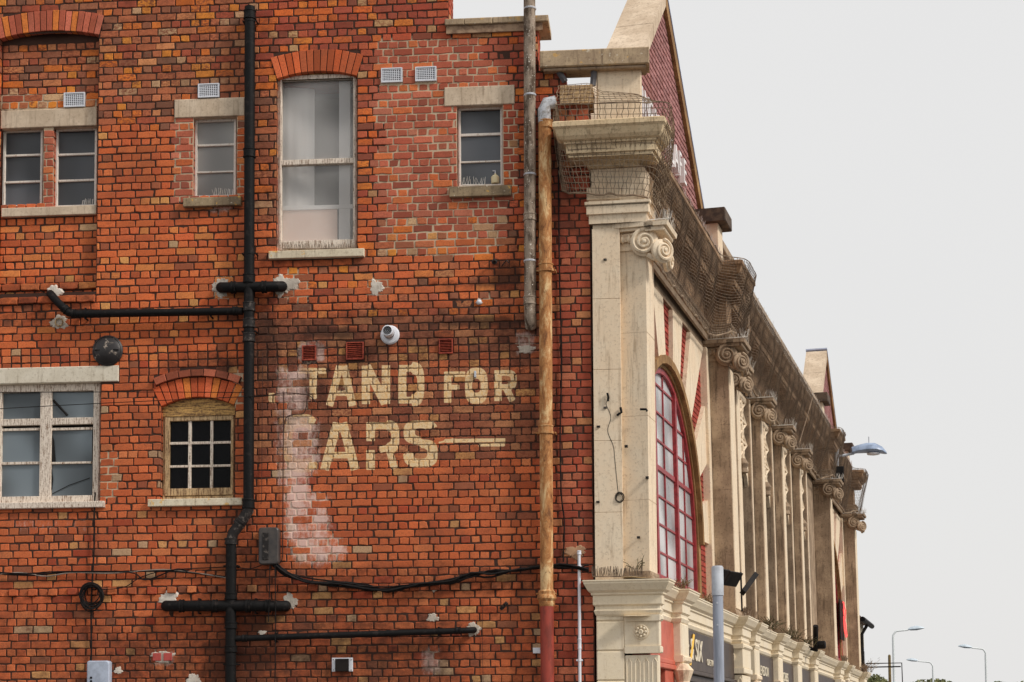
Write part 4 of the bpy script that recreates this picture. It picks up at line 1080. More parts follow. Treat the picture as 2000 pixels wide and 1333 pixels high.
# ---- gables over the two arched bays
def gable(sc, za):
    n0, n1 = -0.52, -0.10; zb = 8.62; k = 0.86; hw = (za-zb)/k
    m = MB(); m.prism([(sc-hw, zb), (sc+hw, zb), (sc, za)], n0, n1-0.05, FM); g_ = obj('gable', m, M_PALEM, bld)
    L = []; z = zb; ic = 0; nl = 0
    while z < za-0.1:
        w = (za-z-0.08)/k-0.12; x = sc-w+(0.0 if ic % 2 else -0.11)
        while x < sc+w:
            a, b = max(x, sc-w), min(x+0.232, sc+w)
            if b-a > 0.04:
                V, Fq = brick_geo(a+0.005, b-0.005, z+0.006, z+0.080, n1-0.005, -0.045, 1, 1, FM, 0.004)
                L.append((V, Fq, alb(*(np.array((140, 100, 98))*rnd.gauss(1, 0.05)))))
            x += 0.235
        z += 0.086; ic += 1
    V, Fq, C = [], [], []
    for b in L:
        o = len(V); V += [tuple(p) for p in b[0]]; Fq += [tuple(i+o for i in q) for q in b[1]]; C += [(*b[2], 0.0) if len(b[2]) == 3 else b[2]]*len(b[0])
    mb = MB(); mb.v = V; mb.f = Fq; n = len(V)
    obj('gable_brickwork', mb, M_BRICK, g_, kind='stuff', attrs={'col': np.array(C), 'soot': np.zeros(n), 'eff': np.zeros(n), 'psd': np.full(n, -1.0)})
    # sloping copings, in lengths
    for sg in (-1, 1):
        N = 4
        for i in range(N):
            t0, t1 = i/N+0.002, (i+1)/N-0.002
            def at(t, off): return (sc+sg*(hw+0.10)*(1-t)+sg*off*0.0, zb-0.08+(za-zb+0.10)*t+off)
            a0, a1 = at(t0, 0), at(t1, 0)
            poly = [(a0[0], a0[1]-0.16), (a1[0], a1[1]-0.16), (a1[0], a1[1]+0.05), (a0[0], a0[1]+0.05)]
            m = MB(); m.prism(poly, n0-0.04, n1+0.05, FM); obj('gable_coping', m, M_ARCHIV if sg > 0 else M_CAST, g_)
        if sg > 0:
            a0, a1 = (sc+(hw+0.13), zb-0.02), (sc, za+0.11)
            m = MB(); m.prism([(a0[0], a0[1]), (a1[0], a1[1]), (a1[0], a1[1]+0.03), (a0[0]+0.03, a0[1]+0.03)], n0-0.05, n1+0.06, FM); obj('verge_flashing', m, M_FLASH, g_)
gable(3.95, 11.90); gable(25.0, 11.38)

# ---- parapet: pedestals with cap stones, low rail between them
def pedestal(s0, s1, z0, z1, zcap, mat=M_STONE, capmat=M_BROWNCAP, n0=-0.25, n1=0.22):
    m = MB(); m.cbox(s0, s1, n0, n1, z0, z1, 0.01, FM); p = obj('parapet_pedestal', m, mat, bld)
    m = MB(); m.cbox(s0-0.12, s1+0.12, n0-0.1, n1+0.13, z1+0.001, zcap, 0.012, FM); obj('cap_stone', m, capmat, p)
pedestal(6.25, 6.65, 8.64, 9.34, 9.54); pedestal(20.75, 21.15, 8.64, 9.34, 9.54); pedestal(26.95, 27.35, 8.64, 9.2, 9.4)
m = MB(); N = 12
rail = MB(); rail.cbox(6.8, 20.6, -0.2, 0.12, 8.65, 8.80, 0.01, FM); ro = obj('parapet_rail', rail, M_STONE_D, bld)
for i in range(7):
    a = 6.8+13.8*i/7; b = 6.8+13.8*(i+1)/7
    m = MB(); m.cbox(a+0.003, b-0.003, -0.22, 0.15, 9.2, 9.34, 0.012, FM); obj('coping_slab', m, M_STONE_D, ro)
    for s in (a+0.12, (a+b)/2): m = MB(); m.cbox(s, s+0.26, -0.16, 0.08, 8.8, 9.2, 0.01, FM); obj('rail_post', m, M_STONE, ro)
# corner pedestal and bridging slab seen from the side street
R = wr(1165, 138, 1253, 192, 0.02); m = MB(); m.cbox(R[0], R[1], 0.0, 0.19, 8.5, R[3]+0.01, 0.015); cp = obj('corner_pedestal', m, M_STONE, bld)
R2 = wr(1054, 95, 1268, 131, -0.12); m = MB(); m.cbox(R2[0], R2[1], -0.12, 0.2, R2[2]+0.02, R2[3], 0.012); obj('bridging_slab', m, M_COPING, cp)
m = MB(); m.cbox(R2[0]+0.04, R2[1]-0.04, -0.09, 0.17, R2[2]-0.015, R2[2]+0.02, 0.01); obj('slab_moulding', m, M_STONE_D, cp)
for p in ([(1091, 140), (1104, 160)], [(1160, 138), (1158, 168)]):
    a, b = W(*p[0], -0.02), W(*p[1], -0.02); m = MB(); m.tube([a, b], 0.035, 4); obj('lead_flashing', m, M_SLATE, cp)
R = wr(1092, 166, 1160, 202, -0.06); 
for k in range(4):
    m = MB(); h = (R[3]-R[2])/4; m.cbox(R[0]+rnd.random()*0.01, R[1]-rnd.random()*0.02, -0.06, 0.3, R[2]+h*k+0.002, R[2]+h*(k+1)-0.002, 0.004); obj('gutter_board', m, M_WOODB, cp)

# ------------------------------------------------------------------ shop level
SB = [(-0.02, 0.05), (1.36, 1.80), (6.0, 6.75), (7.5, 7.95), (10.25, 10.75), (13.0, 13.5), (15.75, 16.25), (20.6, 21.3), (22.7, 23.1), (26.8, 27.5)]
def sn(i): return 0.42 if i in (0, 2, 7, 9) else 0.40
prof = [(-0.25, 3.05), (0.0, 3.06), (0.02, 3.08), (0.035, 3.12), (0.02, 3.14), (0.02, 3.17), (0.045, 3.19), (0.045, 3.29), (0.065, 3.30), (0.065, 3.32), (0.10, 3.345), (0.12, 3.38), (0.145, 3.42), (0.145, 3.44), (0.155, 3.445), (0.155, 3.46), (-0.25, 3.49)]
m = MB(); m.sweep(prof, plan(sn, 0.28, SB, W(1166, 1150)[0], -0.04)); obj('shop_cornice', m, M_CREAM, bld)
# rusticated blocks at the corner
q0, q1 = W(1165, 1250, -0.045)[0], W(1219.5, 1250, -0.045)[0]
ys = [1186, 1214, 1272, 1330, 1388, 1446, 1504, 1562, 1620, 1678, 1730]
for a, b in zip(ys[:-1], ys[1:]):
    m = MB(); m.cbox(q0, q1, -0.045, 0.25, W(1190, b)[2]+0.006, W(1190, a)[2]-0.006, 0.01); obj('rusticated_block', m, M_CREAM, bld)
m = MB(); m.box(q0+0.012, q1, -0.03, 0.25, 0.1, 3.1); obj('quoin_core', m, M_CREAM, bld)
def rosette(c, w, R, par):
    m = MB(); m.lathe([(R, -0.01), (R, 0.012), (R*0.86, 0.018), (R*0.8, 0.006), (R*0.36, 0.004), (R*0.34, 0.03), (R*0.2, 0.036), (R*0.16, 0.026), (0.004, 0.024)], c, w, 20)
    u = np.cross(np.array((0, 0, 1.)), w); up = np.array((0, 0, 1.))
    for k in range(8):
        a = k*math.pi/4; p = np.array(c)+u*R*0.6*math.cos(a)+up*R*0.6*math.sin(a)
        m.lathe([(R*0.23, 0.0), (R*0.2, 0.02), (R*0.08, 0.028)], p, w, 8)
    obj('rosette', m, M_CREAM, par, smooth=True)
def shop_pilaster(s0, s1, n0, n1, ros=True, mat=M_CREAM, flutes=True):
    m = MB(); m.cbox(s0, s1, n0, n1, 0.12, 2.62, 0.012, FM); p = obj('shop_pilaster', m, mat, bld)
    m = MB(); m.cbox(s0-0.012, s1+0.012, n0, n1+0.012, 2.72, 3.06, 0.008, FM); m.cbox(s0-0.03, s1+0.03, n0, n1+0.03, 2.64, 2.72, 0.012, FM); m.cbox(s0-0.04, s1+0.04, n0, n1+0.04, 3.0, 3.07, 0.02, FM)
    obj('pilaster_head', m, mat, p)
    if ros: rosette(FM(s0-0.014, (n0+n1)/2, 2.88), -ES, 0.085, p)
    if flutes:
        for k in range(4):
            c = n0+(n1-n0)*(k+0.5)/4; m = MB(); m.tube([FM(s0-0.002, c-0.026, 0.4), FM(s0-0.002, c-0.026, 2.54), FM(s0-0.002, c, 2.585), FM(s0-0.002, c+0.026, 2.54), FM(s0-0.002, c+0.026, 0.4)], 0.009, 5); obj('flute_bead', m, mat, p)
shop_pilaster(-0.03, 0.05, 0.03, 0.42); shop_pilaster(6.0, 6.75, 0.05, 0.42); shop_pilaster(20.6, 21.3, 0.05, 0.42); shop_pilaster(26.8, 27.5, 0.05, 0.42, False)
for (a, b) in SB:
    if b-a < 0.6 and a > 0.5:
        m = MB(); m.cbox(a, b, 0.05, 0.40, 0.12, 3.07, 0.02, FM); sp = obj('shop_pier', m, M_CREAM, bld)
        m = MB(); m.cbox(a-0.02, b+0.02, 0.05, 0.43, 2.6, 2.68, 0.02, FM); m.lathe([(0.05, -0.25), (0.10, -0.18), (0.08, -0.05), (0.13, 0.08), (0.06, 0.16)], FM(a+0.02, 0.40, 2.42), (0, 0, 1), 10); obj('carved_console', m, M_STONE, sp)
# red shop door casing, shop glass and fascias
m = MB(); m.box(0.06, 1.36, 0.1, 0.30, 2.62, 3.06, FM); m.cbox(0.06, 1.36, 0.1, 0.33, 2.50, 2.56, 0.01, FM); m.cbox(0.06, 1.36, 0.1, 0.315, 2.56, 2.62, 0.01, FM); m.cbox(0.9, 1.36, 0.1, 0.30, 0.12, 2.5, 0.01, FM); m.cbox(0.06, 0.3, 0.1, 0.28, 0.12, 2.5, 0.01, FM)
rd = obj('red_shop_casing', m, M_REDSHOP, bld)
m = MB(); m.box(0.3, 0.9, 0.12, 0.13, 0.3, 2.5, FM); obj('pane', m, M_DISPLAY, rd)
m = MB(); m.box(1.8, 27, 0.02, 0.06, 0.12, 3.1, FM); obj('shop_interior', m, M_DARK, bld)
def fascia(a, b, z0=2.55, z1=3.05, n=0.30, mat=M_FASCIA):
    m = MB(); m.cbox(a, b, 0.1, n, z0, z1, 0.01, FM); m.cbox(a, b, 0.1, n+0.03, z0-0.05, z0, 0.008, FM); m.cbox(a, b, 0.1, n-0.02, z0-0.14, z0-0.05, 0.008, FM)
    fo = obj('shop_fascia', m, mat, bld); m = MB(); m.box(a, b, 0.15, 0.155, 0.4, z0-0.14, FM); obj('pane', m, M_DISPLAY, fo); return fo
FAS = [fascia(a, b) for a, b in ((1.80, 6.0), (7.95, 10.25), (10.75, 13.0), (13.5, 15.75), (16.25, 20.6), (21.3, 26.8))]

def text_obj(name, body, size, depth, mat, s, n, z, parent=None, xs=1.0, shear=0.0, sp=1.0):
    cu = bpy.data.curves.new(name, 'FONT'); cu.body = body; cu.size = size; cu.extrude = depth; cu.shear = shear; cu.space_character = sp
    o = bpy.data.objects.new('tmp', cu); COL.objects.link(o); bpy.context.view_layer.update()
    me = bpy.data.meshes.new_from_object(o.evaluated_get(bpy.context.evaluated_depsgraph_get())); bpy.data.objects.remove(o)
    mb = MB(); mb.v = [tuple(FM(s+v.co.x*xs, n+v.co.z, z+v.co.y)) for v in me.vertices]; mb.f = [tuple(p.vertices) for p in me.polygons]
    bpy.data.meshes.remove(me)
    return obj(name, mb, mat, parent)
text_obj('fascia_lettering', 't & SIX', 0.40, 0.006, M_CREAMLET, 2.15, 0.308, 2.68, FAS[0], 0.95, 0.12)
text_obj('fascia_lettering', 'ONE TWO', 0.12, 0.004, M_CREAMLET, 3.62, 0.308, 2.66, FAS[0], 1.0)
m = MB(); m.tube([FM(2.3, 0.312, 2.60), FM(2.62, 0.312, 3.0)], 0.02, 4); obj('gold_stroke', m, M_GOLD, FAS[0])
text_obj('fascia_lettering', 'CLEVEDON', 0.22, 0.004, M_CREAMLET, 8.35, 0.308, 2.72, FAS[1], 1.1)
text_obj('fascia_lettering', 'COBBS', 0.22, 0.004, M_CREAMLET, 11.3, 0.308, 2.72, FAS[2], 1.25)
sg = thing('cafe_sign', FM(3.3, -0.05, 9.3), 'raised white capital letters of a cafe sign along the brick gable', 'sign')
ss_ = 1.45
for i, chx in enumerate('CINEMA CAFE'):
    if chx != ' ': text_obj('letter', chx, 0.52, 0.035, M_WHITELET, ss_, -0.03, 9.5, sg, 0.86)
    ss_ += 0.17 if chx == 'I' else 0.34
# ------------------------------------------------------------------ pipes on the wall
def WP(px, py, y): return W(px, py, y)
def collar(par, p, ax, r, h, mat, name='collar'):
    m = MB(); m.lathe([(r*0.8, -h/2), (r, -h/2+0.004), (r, -h/2+0.02), (r*0.93, -h/2+0.024), (r*0.93, h/2-0.02), (r, h/2-0.016), (r, h/2-0.004), (r*0.8, h/2)], p, ax, 16); return obj(name, m, mat, par, smooth=True)
def bracket(par, p, ax, r, mat=M_IRON):
    ax = _n(ax); m = MB(); m.lathe([(r*0.9, -0.014), (r*1.06, -0.014), (r*1.06, 0.014), (r*0.9, 0.014)], p, ax, 16)
    side = _n(np.cross(ax, (0, 1., 0)))
    for sg in (-1, 1):
        c = np.array(p)+side*sg*r*1.25; m.tube([c+np.array((0, -0.012, 0)), c+np.array((0, abs(p[1])-0.005, 0))], 0.011, 6)
    return obj('pipe_bracket', m, mat, par)
def run(par, pts, r, mat, name='pipe_length', seg=14): m = MB(); m.tube(pts, r, seg); return obj(name, m, mat, par, smooth=True)
YP = -0.10
sp = thing('soil_pipe', W(452, 1333, YP), 'tall black cast iron soil pipe with cross branches, left of the tall sash window', 'pipe')
rS = 0.062; vx = (0, 0, 1)
def VX(py): return 488-2.5*(py-20)/960
run(sp, [WP(VX(14), 14, YP), WP(VX(985), 985, YP)], rS, M_IRON)
run(sp, [WP(485.5, 975, YP), WP(485, 998, YP), WP(470, 1022, YP), WP(455, 1042, YP), WP(451.5, 1060, YP)], rS*1.04, M_IRON2, 'offset_bend')
run(sp, [WP(451.5, 1055, YP), WP(450, 1400, YP)], rS, M_IRON)
for py in (30, 300, 545, 600, 632, 660, 985): collar(sp, WP(VX(py), py, YP), vx, rS*1.22, 0.11, M_IRON2 if 560 < py < 700 else M_IRON)
for px, py in ((468, 1022),): collar(sp, WP(px, py, YP), _n(WP(458, 1038, YP)-WP(475, 1015, YP)), rS*1.2, 0.06, M_IRON2)
for py in (1058, 1165, 1222, 1268): collar(sp, WP(451, py, YP), vx, rS*1.2, 0.08, M_IRON2 if py < 1100 else M_IRON)
for py in (42, 496, 648): bracket(sp, WP(VX(py), py, YP), vx, rS)
for py in (1106, 1298): bracket(sp, WP(451, py, YP), vx, rS)
xa = (1, 0, 0)
def branch(name, pts, r, cols=(), brs=()):
    b = run(sp, pts, r, M_IRON, name)
    for p in cols: collar(b, p[0], p[1], r*1.2, 0.06, M_IRON)
    for p in brs: bracket(b, p[0], p[1], r)
    return b
branch('branch_pipe', [WP(432, 562, -0.01), WP(432, 562, -0.06), WP(440, 562, YP), WP(545, 560, YP), WP(551, 560, -0.06), WP(551, 560, -0.01)], 0.062, [(WP(456, 562, YP), xa), (WP(516, 561, YP), xa)])
branch('branch_pipe', [WP(98, 574, -0.01), WP(100, 576, -0.08), WP(112, 590, YP), WP(135, 612, YP), WP(150, 614, YP), WP(474, 608, YP)], 0.046, [(WP(128, 605, YP), _n(WP(135, 612, YP)-WP(112, 590, YP))), (WP(145, 613, YP), xa), (WP(460, 608, YP), xa)], [(WP(167, 613, YP), xa), (WP(412, 609, YP), xa)])
branch('branch_pipe', [WP(325, 1184, -0.01), WP(326, 1184, -0.06), WP(334, 1184, YP), WP(545, 1184, YP), WP(556, 1184, -0.07), WP(558, 1184, -0.01)], 0.064, [(WP(355, 1184, YP), xa), (WP(420, 1184, YP), xa), (WP(485, 1184, YP), xa), (WP(524, 1184, YP), xa)], [(WP(388, 1184, YP), xa), (WP(499, 1184, YP), xa)])
branch('branch_pipe', [WP(455, 1248, YP), WP(910, 1232, YP), WP(922, 1231, -0.07), WP(926, 1231, -0.01)], 0.036, [(WP(478, 1247, YP), xa), (WP(895, 1232, YP), xa)], [(WP(538, 1245, YP), xa), (WP(857, 1234, YP), xa)])

gp = thing('vent_pipe', W(1036, 640, -0.11), 'grey lichen spotted vent pipe stopping halfway down the wall beside the rusty pipe', 'pipe')
YG = -0.11; rG = 0.068
run(gp, [WP(1034, -40, YG), WP(1035.5, 610, YG), WP(1036.5, 628, YG+0.02), WP(1037, 638, YG+0.08)], rG, M_GPIPE)
for py, h in ((-10, 0.03), (425, 0.09), (588, 0.10)): collar(gp, WP(1035, py, YG), vx, rG*1.14, h, M_GPIPE)
for py in (18, 187, 342, 511): collar(gp, WP(1035, py, YG), vx, rG*1.08, 0.022, M_PVC, 'strap')

M_ELBOW = simple('weathered_grey_plastic', alb(164, 166, 170), alb(120, 116, 112), 0.6, 16, lo=0.45, hi=0.65)
rp = thing('drain_pipe', W(1068, 1333, -0.12), 'rusty orange cast iron rainwater pipe running down the wall, painted red at its foot', 'pipe')
YR = -0.12; rR = 0.074
run(rp, [WP(1064, 236, YR), WP(1068, 1180, YR)], rR, M_RUST); run(rp, [WP(1068, 1178, YR), WP(1070, 1420, YR)], rR*1.03, M_REDPIPE, 'painted_foot')
run(rp, [WP(1063.5, 240, YR), WP(1063, 215, YR), WP(1068, 203, YR), WP(1085, 200, YR+0.02)], rR*1.0, M_ELBOW, 'grey_elbow')
for py, k in ((244, 1.12), (524, 1.18), (840, 1.2)): collar(rp, WP(1066, py, YR), vx, rR*k, 0.10, M_RUST)
m = MB(); m.lathe([(rR, -0.09), (rR*1.25, -0.06), (rR*1.2, -0.03), (rR*1.5, 0.0), (rR*1.45, 0.03), (rR*1.2, 0.05), (rR*1.25, 0.08), (rR, 0.1)], WP(1068, 1170, YR), vx, 18); obj('moulded_collar', m, M_RUST, rp, smooth=True)
for py in (529, 846, 1160): bracket(rp, WP(1067, py, YR), vx, rR*1.12, M_RUST)

wp = thing('conduit_pipe', W(1132, 1333, -0.05), 'thin white plastic conduit up the brick beside the stone corner', 'pipe')
run(wp, [WP(1131, 1078, -0.04), WP(1133, 1420, -0.04)], 0.018, M_PVC); collar(wp, WP(1131, 1080, -0.04), vx, 0.025, 0.05, M_PVC); collar(wp, WP(1132, 1258, -0.04), vx, 0.022, 0.12, M_PVC)
for py in (1108, 1290): bracket(wp, WP(1132, py, -0.04), vx, 0.022, M_PVC)

# ------------------------------------------------------------------ fittings on the wall
def grille(px, py, w, h, y, label):
    R = wr(px-w/2, py-h/2, px+w/2, py+h/2, y); t = thing('air_vent', ((R[0]+R[1])/2, y, R[2]), label, 'vent', 'white square-mesh air vents in the brick wall')
    m = MB(); f = 0.012
    for a in ((R[0], R[0]+f, R[2], R[3]), (R[1]-f, R[1], R[2], R[3]), (R[0]+f, R[1]-f, R[2], R[2]+f), (R[0]+f, R[1]-f, R[3]-f, R[3])): m.box(a[0], a[1], y-0.022, y+0.02, a[2], a[3])
    obj('vent_frame', m, M_PVC, t)
    m = MB(); n1, n2 = 11, 8
    for i in range(1, n1): x = R[0]+(R[1]-R[0])*i/n1; m.box(x-0.0034, x+0.0034, y-0.016, y-0.006, R[2], R[3])
    for i in range(1, n2): z = R[2]+(R[3]-R[2])*i/n2; m.box(R[0], R[1], y-0.0155, y-0.0065, z-0.0034, z+0.0034)
    obj('vent_mesh', m, M_PVC, t, kind='stuff')
    m = MB(); m.box(R[0]+0.004, R[1]-0.004, y+0.03, y+0.04, R[2]+0.004, R[3]-0.004); obj('vent_back', m, M_DARK, t)
for (px, py, w, h), lab in zip(VENTW, ('white mesh air vent above the paired windows in the sunk brick panel', 'white mesh air vent on top of the lintel left of the black soil pipe',
        'white mesh air vent right of the brick arch, nearer to the tall window', 'white mesh air vent in the new brickwork, nearer to the small right window')):
    grille(px, py, w, h, REC if px < 190 else 0.0, lab)
for (px, py, w, h), lab in zip(VENTT, ('terracotta louvre vent in a whitewashed patch above the sign, leftmost of three', 'largest terracotta louvre vent above the letters of the sign, middle of three', 'small terracotta louvre vent right of the round white flue')):
    R = wr(px-w/2, py-h/2, px+w/2, py+h/2); t = thing('louvre_vent', ((R[0]+R[1])/2, 0, R[2]), lab, 'vent', 'terracotta louvre vents above the painted sign')
    m = MB(); f = 0.012
    for a in ((R[0], R[0]+f, R[2], R[3]), (R[1]-f, R[1], R[2], R[3]), (R[0]+f, R[1]-f, R[2], R[2]+f), (R[0]+f, R[1]-f, R[3]-f, R[3])): m.box(a[0], a[1], -0.022, 0.03, a[2], a[3])
    obj('vent_frame', m, M_TERRA, t)
    for i in range(8):
        z = R[2]+f+(R[3]-R[2]-2*f)*(i+0.5)/8; m = MB(); hh = (R[3]-R[2])/8*0.30
        m.add([(R[0]+f, -0.018, z-hh), (R[1]-f, -0.018, z-hh), (R[1]-f, 0.004, z+hh), (R[0]+f, 0.004, z+hh), (R[0]+f, -0.014, z-hh-0.003), (R[1]-f, -0.014, z-hh-0.003), (R[1]-f, 0.008, z+hh-0.003), (R[0]+f, 0.008, z+hh-0.003)],
              [(0, 1, 2, 3), (7, 6, 5, 4), (0, 4, 5, 1), (2, 6, 7, 3)]); obj('slat', m, M_TERRA, t)
    m = MB(); m.box(R[0], R[1], 0.03, 0.04, R[2], R[3]); obj('vent_back', m, M_DARK, t)

c = W(762, 655); t = thing('boiler_flue', c, 'round white boiler flue sticking out of the wall above the sign', 'flue')
m = MB(); m.lathe([(0.108, 0.0), (0.112, 0.012), (0.098, 0.03), (0.07, 0.036)], c, (0, -1, 0), 28); obj('flue_collar', m, M_PVC, t, smooth=True)
fd = _n((0.0, -1, 0.05)); m = MB(); m.lathe([(0.06, 0.03), (0.062, 0.20), (0.05, 0.205), (0.048, 0.18)], c, fd, 24); obj('flue_tube', m, M_PVC, t, smooth=True)
m = MB(); m.lathe([(0.0615, 0.08), (0.0635, 0.082), (0.0635, 0.096), (0.0615, 0.098)], c, fd, 24); obj('flue_seal', m, M_CABLE, t)
m = MB()
for r in (0.014, 0.03, 0.044): m.tube([c+fd*0.2+np.array((r*math.cos(a), 0, r*math.sin(a))) for a in np.linspace(0, 2*math.pi, 17)], 0.004, 5)
obj('flue_guard', m, M_CABLE, t)

c = W(211, 686); t = thing('black_disc', c, 'large domed black iron disc with peeling paint above the white lintel', 'wall plate')
m = MB(); m.lathe([(0.18, 0.0), (0.182, 0.02), (0.165, 0.032), (0.16, 0.028), (0.13, 0.05), (0.06, 0.07), (0.004, 0.075)], c, (0, -1, 0), 32); obj('dome', m, M_DISC, t, smooth=True)
m = MB(); m.box(c[0]-0.14, c[0]+0.14, -0.065, -0.03, c[2]-0.006, c[2]+0.006); obj('cross_rib', m, M_IRON, t)

def rounded_box(R, y0, y1, r, n=6):
    P = []
    for cx_, cz_, a0 in ((R[1]-r, R[3]-r, 0), (R[0]+r, R[3]-r, 90), (R[0]+r, R[2]+r, 180), (R[1]-r, R[2]+r, 270)):
        for i in range(n): a = math.radians(a0+90*i/(n-1)); P.append((cx_+r*math.cos(a), cz_+r*math.sin(a)))
    k = len(P); mx, mz = (R[0]+R[1])/2, (R[2]+R[3])/2; V = []
    for y, s in ((y1, 1.0), (y0+0.012, 1.0), (y0, 0.9)):
        sx_, sz_ = ((R[1]-R[0])*s-0) / (R[1]-R[0]), 1-(1-s)*(R[1]-R[0])/(R[3]-R[2])
        V += [(mx+(p[0]-mx)*sx_, y, mz+(p[1]-mz)*sz_) for p in P]
    m = MB(); m.add(V, [(j*k+i, j*k+(i+1) % k, (j+1)*k+(i+1) % k, (j+1)*k+i) for j in range(2) for i in range(k)]+[tuple(range(2*k, 3*k))[::-1]]); return m
R = wr(506, 1031, 545, 1103, -0.08); t = thing('cable_box', ((R[0]+R[1])/2, 0, R[2]), 'black rounded cable distribution box between the soil pipe and whitewashed bricks', 'box')
obj('box_cover', rounded_box(R, -0.12, 0, 0.035), simple('charcoal_box', alb(46, 44, 44), alb(66, 60, 56), 0.45, 5), t)
m = MB(); m.cbox(R[0]+0.05, R[0]+0.12, -0.128, -0.118, R[2]+0.05, R[3]-0.06, 0.004); obj('box_rib', m, M_IRON2, t)
R = wr(171, 1291, 215, 1400, -0.06); t = thing('meter_box', ((R[0]+R[1])/2, 0, R[2]), 'pale blue grey plastic junction box under the hanging cable', 'box')
obj('box_cover', rounded_box(R, -0.10, 0, 0.03), M_GREYBOX, t)
for py in (1324, 1331): m = MB(); q = W(178, py, -0.1); m.lathe([(0.014, 0), (0.014, 0.006), (0.008, 0.008)], q, (0, -1, 0), 12); obj('screw', m, M_CABLE, t)
R = wr(648, 1285, 689, 1312, -0.02); t = thing('wall_plate', ((R[0]+R[1])/2, 0, R[2]), 'small white wall plate with a black flap low on the bricks', 'vent')
m = MB(); m.cbox(R[0], R[1], -0.02, 0, R[2], R[3], 0.004); obj('plate', m, M_PVC, t)
R = wr(655, 1286.5, 681, 1312, -0.04); m = MB(); m.cbox(R[0], R[1], -0.06, -0.02, R[2], R[3]-0.004, 0.006); obj('flap', m, M_CABLE, t)
for px in (651, 686):
    for py in (1289, 1309): m = MB(); m.lathe([(0.007, 0), (0.006, 0.004)], W(px, py, -0.02), (0, -1, 0), 8); obj('screw', m, M_CABLE2, t)
# small ironwork left in the wall
R = wr(978, 1178, 994, 1192, -0.03); m = MB(); m.tube([W(978, 1190, -0.02), W(990, 1178, -0.06)], 0.025, 4); t = tag(obj('iron_stub', m, M_IRON2), 'small square iron stub sticking out right of the sagging cables', 'stub')
m = MB(); m.cbox(*[W(1041, 1270, -0.03)[0], W(1056, 1270, -0.03)[0]], -0.05, 0, W(1041, 1277)[2], W(1041, 1266)[2], 0.004); tag(obj('cable_clip', m, M_PVC), 'small white plastic clip left of the painted foot of the rusty pipe', 'clip')
m = MB(); q = W(928, 730, -0.02); m.cbox(q[0]-0.012, q[0]+0.012, -0.03, 0, q[2]-0.045, q[2]+0.03, 0.003); tag(obj('metal_tab', m, M_POST2), 'pale metal tab over the painted letter O', 'tab')
m = MB(); q = W(936, 591, -0.02); m.lathe([(0.03, 0.0), (0.03, 0.02), (0.02, 0.035), (0.004, 0.04)], q, (0, -1, 0), 12); tag(obj('round_stud', m, M_PVC, smooth=True), 'small round white stud in a patched brick above the sign', 'stud')
m = MB(); q = W(116, 630, -0.01); m.tube([q+np.array((0.045*math.cos(a), -0.012, 0.045*math.sin(a))) for a in np.linspace(0, 2*math.pi, 17)], 0.009, 6); tag(obj('pipe_stub', m, M_WOODB), 'cut off pipe end in a cement patch under the bent black branch', 'pipe')
m = MB(); q = W(966, 512, -0.01); m.lathe([(0.02, 0), (0.035, 0.01), (0.02, 0.02), (0.012, 0.07)], q, (0, -1, 0.1), 10); m.tube([W(980, 520, -0.01), W(990, 508, -0.07), W(993, 514, -0.09)], 0.007, 5); tag(obj('iron_hook', m, M_IRON2), 'small rusty hook and hole below the small right window', 'hook')

# bottle behind the frosted pane
q = W(968, 361, 0.15); t = thing('soap_bottle', (q[0], 0.15, q[2]), 'pale pump soap bottle on the inner ledge of the small right window', 'bottle')
m = MB(); m.lathe([(0.045, 0), (0.048, 0.01), (0.048, 0.075), (0.03, 0.095), (0.012, 0.10), (0.012, 0.115)], (q[0], 0.108, q[2]), (0, 0, 1), 16); obj('bottle_body', m, simple('pale_soap', alb(214, 200, 160), alb(200, 186, 150)), t, smooth=True)
m = MB(); m.tube([(q[0], 0.108, q[2]+0.11), (q[0], 0.108, q[2]+0.15), (q[0]-0.03, 0.108, q[2]+0.15)], 0.007, 6); obj('pump', m, M_PVC, t)

# ------------------------------------------------------------------ cables
def cable(name, pts, r, mat, label, cat='cable', group=None, y=None, wob=0.0, sub=6):
    P = [np.array(p) if len(p) == 3 else W(p[0], p[1], y) for p in pts]
    Q = []
    for i in range(len(P)-1):
        p0, p1, p2, p3 = P[max(i-1, 0)], P[i], P[i+1], P[min(i+2, len(P)-1)]
        for k in range(sub):
            u = k/sub; Q.append(0.5*((2*p1)+(-p0+p2)*u+(2*p0-5*p1+4*p2-p3)*u*u+(-p0+3*p1-3*p2+p3)*u**3))
    Q.append(P[-1]); Q = [q+np.array((0, rnd.gauss(0, wob), rnd.gauss(0, wob))) for q in Q]
    m = MB(); m.tube(Q, r, 6)
    return tag(obj(name, m, mat, smooth=True), label, cat, group) if label else m
cable('hanging_cable', [(186, 962), (184, 1000), (184, 1060), (180, 1140), (178, 1200), (178, 1290), (172, 1340)], 0.010, M_CABLE, 'black cable dropping from the casement window past the coil', y=-0.03)
t = thing('cable_coil', W(178, 1165, -0.05), 'loose coil of black cable hanging on the bricks above the grey box', 'cable coil')
for k in range(9):
    c = W(179+rnd.gauss(0, 2), 1165+rnd.gauss(0, 3), -0.04-0.006*k); r = 0.125+rnd.gauss(0, 0.013); e = 1+rnd.gauss(0, 0.08); ph = rnd.random()*6
    m = MB(); m.tube([c+np.array((r*e*math.cos(a), 0.01*math.sin(2*a+ph), r/e*math.sin(a))) for a in np.linspace(0, 2*math.pi, 25)], 0.0075, 6); obj('loop', m, M_CABLE, t, smooth=True)
